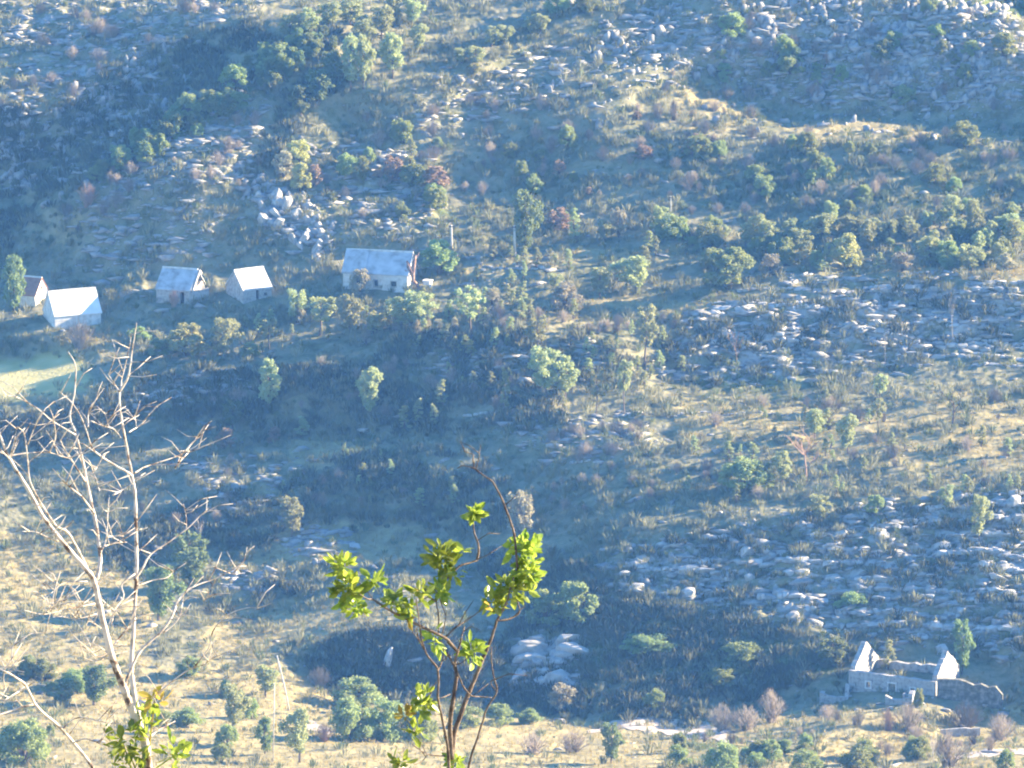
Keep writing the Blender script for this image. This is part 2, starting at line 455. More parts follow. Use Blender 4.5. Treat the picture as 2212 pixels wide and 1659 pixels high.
# what grows and lies where
def soft(lst): return up(raster(lst))
ROCK = [
 (0.55, 14, [(180, 470), (340, 430), (470, 430), (470, 560), (330, 590), (170, 620)]), (0.6, 14, [(640, 440), (1000, 490), (900, 530), (740, 530), (640, 560)]),
 (0.75, 14, [(0, 0), (560, 0), (560, 40), (360, 110), (160, 215), (0, 240)]), (0.55, 14, [(0, 250), (350, 130), (420, 200), (200, 380), (0, 420)]),
 (0.75, 14, [(200, 400), (480, 240), (600, 200), (560, 330), (520, 400), (330, 440), (160, 480)]), (0.95, 10, [(530, 400), (600, 380), (640, 440), (720, 500), (700, 560), (600, 520), (560, 480)]),
 (0.7, 14, [(620, 320), (850, 320), (1000, 420), (900, 520), (740, 500)]), (0.9, 34, [(1280, 60), (1450, 20), (2000, 5), (2240, 50), (2240, 230), (1700, 225), (1480, 150), (1250, 150)]),
 (0.6, 14, [(880, 200), (1250, 90), (1250, 200), (1000, 300), (880, 300)]),
 (0.95, 12, [(1480, 690), (1600, 665), (1880, 608), (2240, 616), (2240, 735), (1920, 780), (1720, 820), (1560, 830), (1400, 800)]),
 (0.7, 10, [(270, 850), (370, 810), (540, 805), (560, 850), (400, 880), (270, 890)]), (0.6, 14, [(880, 740), (1300, 740), (1300, 850), (1000, 850)]),
 (0.6, 12, [(380, 990), (640, 980), (660, 1060), (480, 1130), (400, 1040)]), (0.6, 12, [(1050, 930), (1400, 880), (1450, 960), (1200, 1010)]),
 (0.9, 16, [(1290, 1190), (1500, 1160), (1750, 1100), (2240, 1060), (2240, 1450), (1850, 1390), (1500, 1320), (1330, 1290)]),
 (1.0, 8, [(1120, 1400), (1180, 1370), (1250, 1400), (1260, 1480), (1160, 1500), (1100, 1480)]), (0.9, 8, [(600, 1180), (640, 1150), (760, 1140), (760, 1200), (640, 1220)]),
 (0.8, 8, [(470, 1240), (600, 1230), (620, 1290), (480, 1290)]), (0.7, 8, [(1560, 560), (1700, 600), (1880, 590), (2212, 600), (2212, 612), (1880, 606), (1700, 640)]), (0.5, 10, [(1000, 560), (1200, 560), (1200, 610), (1000, 620)]),
 (0.7, 4, [(1980, 0), (2042, 13), (2142, 37), (2260, 48), (2260, 60), (2092, 40), (1980, 15)])]
DRY = [
 (0.8, 14, [(-100, 1130), (180, 1150), (340, 1250), (340, 1330), (310, 1500), (-100, 1500)]), (0.95, 12, [(-100, 1470), (600, 1440), (760, 1520), (1100, 1550), (1350, 1560), (1600, 1560), (1800, 1530), (2400, 1550), (2400, 1700), (-100, 1700)]),
 (0.9, 10, [(1130, 655), (1300, 640), (1500, 650), (1680, 628), (1850, 592), (2400, 560), (2400, 600), (1900, 600), (1750, 625), (1590, 655), (1480, 680), (1350, 665)]),
 (0.8, 10, [(1000, 600), (1200, 540), (1550, 535), (1550, 560), (1180, 575), (1000, 612)]), (0.6, 25, [(1400, 860), (1800, 880), (2300, 840), (2300, 1010), (1800, 1010), (1480, 960)]),
 (0.95, 10, [(630, 950), (800, 945), (820, 990), (700, 1005), (630, 1000)]), (0.6, 12, [(480, 1040), (620, 1030), (640, 1060), (500, 1080)]), (0.8, 12, [(560, 1140), (860, 1130), (970, 1160), (900, 1215), (720, 1215), (600, 1240), (450, 1270)]),
 (0.8, 12, [(450, 1330), (640, 1290), (860, 1300), (860, 1360), (740, 1375), (600, 1430), (420, 1450)]), (0.7, 10, [(110, 710), (240, 690), (260, 780), (120, 790)]),
 (0.5, 20, [(1450, 150), (1620, 180), (1620, 290), (1450, 290)]), (0.5, 20, [(0, 180), (130, 190), (130, 240), (0, 250)]), (0.6, 10, [(1650, 260), (2212, 265), (2212, 300), (1800, 310)]),
 (0.4, 20, [(1000, 640), (1200, 640), (1350, 700), (1200, 740), (1000, 700)]), (0.4, 16, [(100, 460), (200, 430), (180, 540), (40, 560)])]
GREEN = [
 (1.0, 8, [(-100, 784), (170, 772), (205, 842), (0, 866), (-100, 866)]), (0.5, 20, [(1480, 1570), (1700, 1590), (1720, 1680), (1460, 1680)]), (0.45, 30, [(1380, 280), (2212, 300), (2212, 470), (1500, 470)]),
 (0.75, 14, [(1240, 1370), (1850, 1390), (1800, 1470), (1300, 1470)]), (0.8, 10, [(200, 360), (480, 200), (700, 80), (720, 110), (560, 190), (400, 300), (220, 400)]), (1.0, 2, [(1992, -40), (2042, 8), (2092, 22), (2142, 33), (2212, 39), (2600, 60), (2600, -300), (1992, -300)]),
 (0.6, 14, [(780, 980), (900, 970), (920, 1060), (800, 1080)]), (0.4, 30, [(600, 420), (1100, 430), (1100, 540), (700, 540)]), (0.5, 16, [(1500, 800), (1800, 800), (1800, 880), (1450, 880)])]
mr, md, mg = soft(ROCK), soft(DRY), soft(GREEN)
mpad = np.clip(up(pad), 0, 1); mbe = np.clip(up(be), 0, 1)
mr, md, mg = np.clip(mr, 0, 1), np.clip(md, 0, 1), np.clip(mg, 0, 1)
field = np.clip(soft([GREEN[0]]), 0, 1)

# small relief: hummocks, ledges and rubble
calm = (1 - 0.6 * np.clip(up(raster(SHADE[:2])), 0, 1)) * (1 - 0.9 * mpad) * (1 - 0.55 * mbe) * (1 - 0.8 * field)
near_in = np.clip(np.minimum.reduce([(FU + 200) / 60, (2412 - FU) / 60, (FV + 80) / 40, (1740 - FV) / 40]), 0, 1)
rel = 1.0 * fbm(Xw / 14, Yw / 14, 3, 3) + 0.6 * fbm(Xw / 4.2, Yw / 4.2, 9, 3) * (0.5 + 0.8 * mr)
n1 = 1 - abs(fbm(Xw / 2.2, Yw / 2.2, 21, 3)) * 2
rel += near_in * (0.30 * mr + 0.07) * n1
rel += near_in * 0.12 * fbm(Xw / 0.7, Yw / 0.7, 33, 2)
led = fbm(Xw / 11, Yw / 11, 41, 2) * 1.2 + Yw / 3.1 + Xw / 40          # ledges along the contour
fr = led - np.floor(led)
rel += near_in * mr * 0.55 * (np.clip(fr * 5, 0, 1) - fr)
Zw = Zw + rel * calm
# terrain points by picture place
def ground(X, Y):
    X = np.asarray(X, float); Y = np.asarray(Y, float)
    j = np.interp(X, fu, np.arange(len(fu))); i = np.interp(Y, fv, np.arange(len(fv)))
    j0 = np.clip(np.floor(j).astype(int), 0, len(fu) - 2); i0 = np.clip(np.floor(i).astype(int), 0, len(fv) - 2)
    a = j - j0; b = i - i0
    def s(A): return (A[i0, j0] * (1 - a) + A[i0, j0 + 1] * a) * (1 - b) + (A[i0 + 1, j0] * (1 - a) + A[i0 + 1, j0 + 1] * a) * b
    return np.stack([s(Xw), s(Yw), s(Zw)], -1)
def mask(A, X, Y):
    j = np.round(np.interp(X, fu, np.arange(len(fu)))).astype(int); i = np.round(np.interp(Y, fv, np.arange(len(fv)))).astype(int)
    return A[i, j]
def G(X, Y):
    p = ground(X, Y); return Vector((float(p[0]), float(p[1]), float(p[2])))
def ppm(y): return W0 / (2 * TH * y / math.cos(PITCH) * 0.9782)     # picture units per metre at depth y

# rows in front: down into the valley and up again to the slope the photographer stands on
yb = Yw[-1]; zb = Zw[-1]; xb = Xw[-1]
NR = 70
q = np.linspace(0, 1, NR + 1)[1:, None]
yn = yb[None, :] * (1 - q) + (-60.0) * q
near = CAMZ - 1.7 - 0.283 * np.clip(yn, -6, None) - 0.02 * yn
val = np.maximum(np.where(yn > 410, zb[None, :] - (yb[None, :] - yn) * 0.10, -1e9), np.where(yn <= 540, near, -1e9))
val = np.where((yn > 410) & (yn <= 540), np.minimum(zb[None, :] - (yb[None, :] - yn) * 0.10, np.maximum(near, zb[None, :] - 40)), val)
xn = xb[None, :] * (0.35 + 0.65 * yn / yb[None, :]).clip(0.33, 1)
PX = np.concatenate([Xw, xn]); PY = np.concatenate([Yw, yn]); PZ = np.concatenate([Zw, val])
rr, cc = PX.shape
verts = np.stack([PX, PY, PZ], -1).reshape(-1, 3)
ii = np.arange(rr * cc).reshape(rr, cc)
quads = np.stack([ii[1:, :-1], ii[1:, 1:], ii[:-1, 1:], ii[:-1, :-1]], -1).reshape(-1, 4)

def ground_mat():
    m, nt, b = newmat('hillside_ground')
    at = nt.nodes.new('ShaderNodeAttribute'); at.attribute_name = 'cover'
    sp = nt.nodes.new('ShaderNodeSeparateColor'); nt.links.new(at.outputs['Color'], sp.inputs[0])
    scrub, nA = ramp_noise(nt, 0.35, [(0.27, (0.055, 0.062, 0.03)), (0.43, (0.155, 0.155, 0.082)), (0.58, (0.26, 0.235, 0.145)), (0.75, (0.125, 0.155, 0.07))], detail=8, rough=0.7)
    dry, nB = ramp_noise(nt, 0.6, [(0.28, (0.15, 0.13, 0.06)), (0.5, (0.31, 0.26, 0.125)), (0.75, (0.46, 0.39, 0.205))], detail=8, rough=0.7)
    green, nC = ramp_noise(nt, 0.5, [(0.3, (0.06, 0.085, 0.03)), (0.55, (0.12, 0.15, 0.05)), (0.8, (0.21, 0.21, 0.085))], detail=8, rough=0.7)
    rock, nD = ramp_noise(nt, 0.9, [(0.3, (0.19, 0.185, 0.175)), (0.5, (0.36, 0.35, 0.33)), (0.75, (0.42, 0.405, 0.38))], detail=8, rough=0.7)
    def patch(mask, sc, lo, hi, soft):
        _, n = ramp_noise(nt, sc, [(0, (0, 0, 0)), (1, (1, 1, 1))], detail=7, rough=0.65)
        s = math_n(nt, 'MULTIPLY_ADD', mask, hi); nt.links.new(n.outputs['Fac'], s.node.inputs[2])
        s2 = math_n(nt, 'SUBTRACT', s, lo)
        return math_n(nt, 'MULTIPLY', s2, soft, True)
    c = mixc(nt, patch(sp.outputs[1], 0.22, 0.72, 0.75, 5), scrub, dry)
    c = mixc(nt, patch(sp.outputs[2], 0.27, 0.78, 0.75, 5), c, green)
    c = mixc(nt, patch(sp.outputs[0], 0.5, 0.80, 0.36, 10), c, rock)
    mead, _ = ramp_noise(nt, 0.5, [(0.3, (0.46, 0.40, 0.15)), (0.7, (0.58, 0.50, 0.23))], detail=7)
    c = mixc(nt, at.outputs['Alpha'], mead, c)
    nt.links.new(c, b.inputs['Base Color'])
    bp = nt.nodes.new('ShaderNodeBump'); bp.inputs['Strength'].default_value = 0.6; bp.inputs['Distance'].default_value = 0.25
    _, nb = ramp_noise(nt, 2.2, [(0, (0, 0, 0)), (1, (1, 1, 1))], detail=6)
    nt.links.new(nb.outputs['Fac'], bp.inputs['Height']); nt.links.new(bp.outputs[0], b.inputs['Normal'])
    return m
me = mesh_np('hillside', verts, quads=quads, mat=ground_mat(), smooth=True)
ca = me.attributes.new('cover', 'FLOAT_COLOR', 'POINT')
cv = np.zeros((rr * cc, 4), np.float32); cv[:, 3] = 1
nv = Xw.size
cv[:nv, 3] = 1 - field.ravel(); cv[:nv, 0] = mr.ravel(); cv[:nv, 1] = md.ravel(); cv[:nv, 2] = mg.ravel()
cv[nv:, 1] = 0.5; cv[nv:, 2] = 0.3
ca.data.foreach_set('color', cv.ravel())
tag(link('hillside', me), kind='structure')
# ------------------------------------------------------------------ houses and walls
R = math.radians
def wall_open(mb, L, H, t, y0, opens, top=None, z0=-1.6, seed=0, x0=0.0):
    """upright wall along x from x0, thickness t from y0 back; opens = (xa, xb, za, zb); top(x) = height"""
    xs = sorted(set([x0, x0 + L] + [v for o in opens for v in o[:2]] + list(np.linspace(x0, x0 + L, max(2, int(L / 0.8)) + 1))))
    zs = sorted(set([z0, H] + [v for o in opens for v in o[2:]]))
    nx_, nz_ = len(xs) - 1, len(zs) - 1
    solid = np.ones((nx_, nz_), bool)
    for i in range(nx_):
        for k in range(nz_):
            cx, cz = (xs[i] + xs[i + 1]) / 2, (zs[k] + zs[k + 1]) / 2
            for o in opens:
                if o[0] < cx < o[1] and o[2] < cz < o[3]: solid[i, k] = False
    def zz(k, x):
        return zs[k] if (k < nz_ or top is None) else top(x)
    def S(i, k): return 0 <= i < nx_ and 0 <= k < nz_ and solid[i, k]
    y1 = y0 + t
    for i in range(nx_):
        for k in range(nz_):
            if not solid[i, k]: continue
            xa, xb = xs[i], xs[i + 1]
            a, b, c, d = zz(k, xa), zz(k, xb), zz(k + 1, xb), zz(k + 1, xa)
            F = [(xa, y0, a), (xb, y0, b), (xb, y0, c), (xa, y0, d)]; B = [(x, y1, z) for x, _, z in F]
            mb.add(F, [(0, 1, 2, 3)]); mb.add(B, [(3, 2, 1, 0)])
            if not S(i - 1, k): mb.add([F[0], F[3], B[3], B[0]], [(0, 1, 2, 3)])
            if not S(i + 1, k): mb.add([F[1], B[1], B[2], F[2]], [(0, 1, 2, 3)])
            if not S(i, k + 1): mb.add([F[3], F[2], B[2], B[3]], [(0, 1, 2, 3)])
            if not S(i, k - 1): mb.add([F[0], B[0], B[1], F[1]], [(0, 1, 2, 3)])

def weld(me, d=0.001):
    bm = bmesh.new(); bm.from_mesh(me)
    bmesh.ops.remove_doubles(bm, verts=bm.verts, dist=d)
    bm.to_mesh(me); bm.free()
    return me

def gable(mb, W, hw, hr, t, x0, z0=-1.6, cut=None):
    prof = [(0, z0), (W, z0), (W, hw), (W / 2, hr), (0, hw)]
    mb.prism(prof, 'x', x0, x0 + t)

def roof(root, L, W, hw, hr, mat, over=0.18, th=0.14, name='roof', x0=0.0, lift=0.0, ridge=True):
    mb = MB()
    s = (hr - hw) / (W / 2)
    for sg in (0, 1):
        ya, za = (-over, hw - over * s) if sg == 0 else (W + over, hw - over * s)
        poly = [(ya, za + 0.02 + lift), (W / 2, hr + 0.02 + lift), (W / 2, hr + th + lift), (ya, za + th + lift)]
        mb.prism(poly, 'x', x0 - over, x0 + L + over)
    r = link(name, mb.mesh(name, mat), root)
    if ridge:
        rb = MB(); rb.tube([(x0 - over, W / 2, hr + th + lift), (x0 + L / 2, W / 2, hr + th + lift + 0.03), (x0 + L + over, W / 2, hr + th + lift)], [0.13, 0.13, 0.13], 6)
        link('ridge_cap', rb.mesh('ridge_cap', M['plaster']), r)
    return r

def house(name, px, py, rot, L, W, hw, hr, wallm, roofm, label, opens, over=0.15, roofL=None, gable_skip=()):
    """px, py: foot of the front wall's left corner"""
    p = G(px, py)
    k_ = 17.2 / ppm(p.y); root = empty(name, p, R(rot), (k_, k_, k_))
    tag(root, label, 'house')
    t = 0.45
    mb = MB()
    wall_open(mb, L, hw, t, 0, [o[:4] for o in opens])
    link('front_wall', weld(mb.mesh('front_wall', wallm)), root)
    mb = MB(); mb.box(t, L - t, W - t, W, -1.6, hw); link('back_wall', mb.mesh('back_wall', wallm), root)
    for k, gx0 in enumerate((0.0, L - t)):
        if k in gable_skip: continue
        mb = MB(); prof = [(t + 0.002, -1.6), (W, -1.6), (W, hw), (W / 2, hr), (t + 0.002, hw + (hr - hw) * t / (W / 2) * 0.98)]
        mb.prism(prof, 'x', gx0, gx0 + t); link('gable_wall', mb.mesh('gable_wall', wallm), root)
    if roofm: roof(root, roofL or L, W, hw, hr, roofm, over)
    for o in opens:
        xa, xb, za, zb, what = o
        if what == 'door':
            mb = MB(); mb.box(xa + .03, xb - .03, 0.30, 0.36, za - 0.0, zb - .03); link('door', mb.mesh('door', M['dark_wood']), root)
        else:
            mb = MB(); e = .10
            mb.box(xa - e, xb + e, -.04, -.003, zb, zb + e); mb.box(xa - e, xb + e, -.06, -.003, za - e, za)
            mb.box(xa - e, xa, -.04, -.003, za, zb); mb.box(xb, xb + e, -.04, -.003, za, zb)
            f = link('window', mb.mesh('window_frame', M['stone']), root)
            mb = MB(); mb.box(xa + .02, xb - .02, 0.25, 0.28, za + .02, zb - .02); link('shutter', mb.mesh('shutter', M['dark_wood']), f)
    return root

# small house beside the tall pine: white gable to the sun, rusty red roof
h = house('gabled_house', 24, 655, -22, 3.4, 3.9, 1.6, 3.5, M['plaster'], M['tile'], 'small house with red tiled roof and bright white sunlit gable beside the tall pine', [], over=0.1)
mb = MB(); mb.box(3.405, 3.435, 1.75, 2.15, 2.1, 2.55); link('gable_window', mb.mesh('gable_window', M['dark_wood']), h)
# white roofed house in full sun
house('white_roofed_house', 119, 712, 24, 6.3, 4.3, 1.75, 4.4, M['plaster'], M['white_roof'], 'bright white roofed house in full sun in front of the red roofed house', [], over=0.12)
# grey house with the open, half fallen gable
h = house('open_gable_house', 338, 656, -20, 4.6, 5.0, 1.9, 4.1, M['stone'], M['slab_roof'], 'grey roofed stone house with a dark doorway and a broken open right gable',
          [(3.25, 3.85, 0.0, 1.65, 'door'), (1.7, 2.1, 0.75, 1.15, 'window')], gable_skip=(1,))
mb = MB()
mb.prism([(0.5, -1.6), (5.0, -1.6), (5.0, 1.9), (4.2, 2.5), (3.2, 2.1), (2.2, 1.9), (0.5, 1.7)], 'x', 4.15, 4.6)
link('broken_gable', mb.mesh('broken_gable', M['stone']), h)
mb = MB()
mb.prism([(0.0, 1.9), (2.5, 4.25), (3.3, 3.75), (3.0, 3.35), (2.45, 3.7), (0.55, 1.9)], 'x', 4.82, 5.05)
link('verge_stones', mb.mesh('verge_stones', M['stone']), h)
mb = MB(); wall_open(mb, 2.9, 2.0, .4, 0.0, [], top=lambda x: 1.9 + .18 * math.sin(x * 3)); mb2 = weld(mb.mesh('yard_wall', M['stone']))
link('yard_wall', mb2, h, (4.62, -0.1, 0), R(52))
# pale house with tree shadow over its roof
house('pale_roofed_house', 526, 656, 33, 4.2, 4.3, 1.75, 3.9, M['stone'], M['pale_roof'], 'small stone house with pale roof half in sun, left of the long house',
      [(1.9, 2.35, 0.05, 1.6, 'door'), (3.1, 3.5, 0.75, 1.15, 'window')], over=0.12)
# long house
h = house('long_house', 741, 628, -13, 8.5, 5.2, 2.25, 4.65, M['plaster'], M['slab_roof'], 'long white walled house with a wide blue grey roof behind the pines',
          [(4.1, 4.6, 0.6, 1.45, 'window'), (6.3, 7.0, 0.7, 1.35, 'window'), (1.7, 2.35, -0.1, 1.6, 'door')], over=0.15)
roof(h, 2.75, 5.2, 2.25, 4.65, M['slab_roof'], 0.17, 0.12, 'raised_roof', 0.0, 0.16, False)
# white cistern beside it
p = G(921, 621)
k_ = 17.2 / ppm(p.y); c = empty('cistern', p, R(-25), (k_, k_, k_)); tag(c, 'small white block shaped cistern with a flat slab at the end of the long house', 'cistern')
mb = MB(); mb.box(-.45, .45, 0, .8, -.8, .85); link('basin', mb.mesh('basin', M['plaster']), c)
mb = MB(); mb.box(-.55, .55, -.1, .9, .853, .98); link('slab', mb.mesh('slab', M['white_roof']), c)

# roofless ruin, lower right
def rag(seed, a, f=3.1):
    return lambda x: a * math.sin(x * f + seed) * .5 + a * math.sin(x * 7.3 + seed * 2) * .35
p = G(1833, 1496)
k_ = 19.3 / ppm(p.y); ru = empty('roofless_ruin', p, R(-26), (k_, k_, k_)); tag(ru, 'roofless grey stone ruin with two tall pointed gables and an empty doorway', 'ruin')
RL, RW, Rh, Rr, t = 10.8, 7.4, 2.6, 5.3, 0.6
g1 = rag(1, .08)
mb = MB(); wall_open(mb, RL, Rh, t, 0, [(5.0, 5.85, -0.35, 1.65), (2.2, 2.7, .85, 1.5), (7.75, 8.25, .75, 1.4)], top=lambda x: Rh + g1(x) - .015 * x)
fw = link('front_wall', weld(mb.mesh('front_wall', M['stone'])), ru)
for xa, xb, za, zb, nm in ((5.0, 5.85, -.35, 1.65, 'door_frame'), (2.2, 2.7, .85, 1.5, 'window_frame'), (7.75, 8.25, .75, 1.4, 'window_frame')):
    mb = MB(); e = .16
    mb.box(xa - e, xb + e, -.05, -.003, zb, zb + e)
    if nm != 'door_frame': mb.box(xa - e, xb + e, -.07, -.003, za - e, za)
    mb.box(xa - e, xa, -.05, -.003, za, zb); mb.box(xb, xb + e, -.05, -.003, za, zb)
    link(nm, mb.mesh(nm, M['plaster']), fw)
mb = MB(); wall_open(mb, RL - 2 * t, Rh, t, RW - t, [], top=lambda x: Rh - .15 + rag(4, .25)(x), x0=t); link('back_wall', weld(mb.mesh('back_wall', M['stone'])), ru)
for k, gx0 in enumerate((0.0, RL - t)):
    rnd = random.Random(70 + k); prof = [(t + .003, -1.8), (RW, -1.8), (RW, Rh)]
    for s in np.linspace(0.06, 0.94, 9): prof.append((RW - s * RW / 2, Rh + (Rr - Rh) * s + rnd.uniform(-.13, .13)))
    prof += [(RW / 2, Rr), (RW / 2 - .25, Rr - .12)]
    for s in np.linspace(0.1, 0.8, 8): prof.append((RW / 2 - s * RW / 2, Rr - (Rr - Rh) * s + rnd.uniform(-.13, .13)))
    prof.append((t + .003, Rh + (Rr - Rh) * t / (RW / 2)))
    mb = MB(); mb.prism(prof, 'x', gx0, gx0 + t); link('gable_wall', mb.mesh('gable_wall', M['stone']), ru)
mb = MB(); mb.box(t, RL - t, t, RW - t, -1.8, .1); link('rubble_floor', mb.mesh('rubble_floor', M['stone']), ru)

def ruin_wall(name, px, py, rot, L, t, prof, label, cat='wall', mat='stone'):
    g_ = G(px, py); k_ = (19.3 if py > 1000 else 17.2) / ppm(g_.y); o = empty(name, g_, R(rot), (k_, k_, k_)); tag(o, label, cat)
    xs = [a for a, _ in prof]; zs = [b for _, b in prof]
    rg = rag(px, .12 if mat == 'stone' else .42, 4.0)
    mb = MB(); wall_open(mb, L, max(zs), t, 0, [], top=lambda x: float(np.interp(x, xs, zs)) + rg(x))
    me = weld(mb.mesh(name, M[mat]))
    link('masonry', me, o)
    return o
o = ruin_wall('ruined_shed', 1770, 1527, -8, 2.9, .45, [(0, 1.6), (.5, 1.9), (.7, 1.1), (2.4, 1.05), (2.9, 1.1)], 'low ruined stone shed left of the roofless ruin', 'ruin')
mb = MB(); mb.prism([(0.0, -1), (2.2, -1), (2.2, 1.0), (1.7, 1.9), (1.25, 2.35), (.8, 2.0), (0, .8)], 'x', 2.905, 3.35); link('gable_stub', mb.mesh('gable_stub', M['stone']), o, None)
mb = MB(); mb.box(.0, .45, .46, 2.0, -1, 1.2); link('side_wall', mb.mesh('side_wall', M['stone']), o)
o = ruin_wall('entrance_wall', 1912, 1524, -16, 2.7, .5, [(0, 1.1), (.4, 1.35), (.8, .8), (2.2, .75), (2.7, 1.1)], 'low broken wall in front of the doorway of the ruin', 'wall')
mb = MB(); mb.prism([(0.0, -1), (1.8, -1), (1.8, 1.3), (1.1, 1.7), (.3, 1.45), (0, .9)], 'x', 2.705, 3.2); link('wall_end', mb.mesh('wall_end', M['stone']), o)
mb = MB(); mb.box(1.9, 2.2, .51, 1.4, -1, 1.25); link('step_block', mb.mesh('step_block', M['stone']), o)
ruin_wall('overgrown_wall', 2024, 1508, -10, 7.6, .7, [(0, 1.9), (.9, 2.3), (1.5, 1.9), (2.1, 1.9), (2.4, 2.4), (2.9, 2.2), (3.1, 1.7), (4.2, 1.7), (4.5, 2.1), (4.8, 1.6), (6.0, 1.5), (6.4, 1.8), (6.9, 1.3), (7.6, .6)], 'long dark ruined wall with broken pale top right of the roofless ruin', 'wall', 'old_stone')
o = ruin_wall('terrace_wall', 258, 652, -3, 4.6, .5, [(0, .5), (1, .9), (3.6, .9), (4.6, .7)], 'low grey dry stone wall left of the open gable house', 'wall')
ruin_wall('garden_wall', 2032, 1580, 4, 4.6, .4, [(0, .35), (2, .5), (4.6, .4)], 'thin pale garden wall below the long ruined wall', 'wall')

# poles
def pole(name, bx, by, tx_, ty_, r, label, mat, cat='pole', arm=True):
    b = G(bx, by); d = b.y
    rx, rz = ray(tx_, ty_)
    top = Vector((float(rx) * d, d, CAMZ + float(rz) * d))
    o = empty(name, b); tag(o, label, cat)
    v = top - b
    mb = MB(); mb.tube([Vector((0, 0, -.8)), v * .5, v], [r, r * .9, r * .75], 8); link('shaft', mb.mesh('shaft', mat, True), o)
    if arm:
        u = v * .94
        mb = MB(); mb.box(u.x - .28, u.x + .28, u.y - r - .07, u.y - r - .005, u.z - .04, u.z + .04); link('bracket', mb.mesh('bracket', M['dark_wood']), o)
    return o
pole('utility_pole', 976, 548, 975, 486, .13, 'thin pale utility pole behind the round green tree', M['pole'])
pole('utility_pole', 1113, 562, 1111, 486, .15, 'pale utility pole left of the tall dense pine', M['pole'])
pole('utility_pole', 1450, 476, 1449, 424, .06, 'faint slim pole alone on the upper scrub slope', M['pole'])
pole('leaning_pole', 628, 1532, 598, 1416, .10, 'leaning grey wooden pole above the lower left shrubs', M['pole'], arm=False)
pole('leaning_pole', 590, 1640, 593, 1475, .06, 'thin upright grey pole in the lower left shrubs', M['pole'], arm=False)

# pale dirt track at the foot of the dark hollow
def track(pts, name):
    P_ = []; n = 60; m = 8
    xs = np.linspace(pts[0][0], pts[-1][0], n)
    mid = np.interp(xs, [p[0] for p in pts], [p[1] for p in pts]); hw = np.interp(xs, [p[0] for p in pts], [p[2] for p in pts]) * (1 + .25 * np.sin(xs / 9) * np.sin(xs / 23))
    for i in range(n):
        for j in range(m): P_.append(ground(xs[i], mid[i] + hw[i] * (j / (m - 1) * 2 - 1)) + np.array([0, 0, .06]))
    ii = np.arange(n * m).reshape(n, m)
    q = np.stack([ii[:-1, :-1], ii[1:, :-1], ii[1:, 1:], ii[:-1, 1:]], -1).reshape(-1, 4)
    mt = noise_mat(name + '_dust', .6, [(0.3, (0.42, 0.34, 0.27)), (0.7, (0.58, 0.50, 0.42))], detail=8)
    tag(link(name, mesh_np(name, P_, quads=q, mat=mt, smooth=True)), kind='structure')
track([(1270, 1584, 3), (1340, 1572, 10), (1430, 1570, 17), (1500, 1576, 21), (1570, 1592, 12)], 'dirt_track')
track([(640, 1560, 4), (680, 1566, 10), (712, 1580, 8)], 'dirt_track')
track([(2060, 1640, 4), (2130, 1632, 6), (2260, 1622, 7)], 'dirt_track')

# ------------------------------------------------------------------ vegetation kinds
def leaves(rng, C, Rr, n, size, up=0.3, tuft=False):
    """n leaf tufts in an ellipsoid: quads of random lie"""
    d = rng.normal(size=(n, 3)); d /= np.linalg.norm(d, axis=1)[:, None]
    r = rng.random(n) ** 0.45
    P = C + d * r[:, None] * Rr
    a = d * (0.6 if tuft else 0.15) + rng.normal(size=(n, 3)) * .6 + np.array([0, 0, up])
    a /= np.linalg.norm(a, axis=1)[:, None]
    b = np.cross(a, rng.normal(size=(n, 3))); b /= np.linalg.norm(b, axis=1)[:, None]
    s = size * (0.6 + 0.8 * rng.random(n))[:, None]
    k = 0.34 if tuft else 0.55
    V = np.stack([P - a * s * .5, P + b * s * k, P + a * s * .6, P - b * s * k], 1)
    return V.reshape(-1, 3)
def quads_of(V): return np.arange(len(V)).reshape(-1, 4)

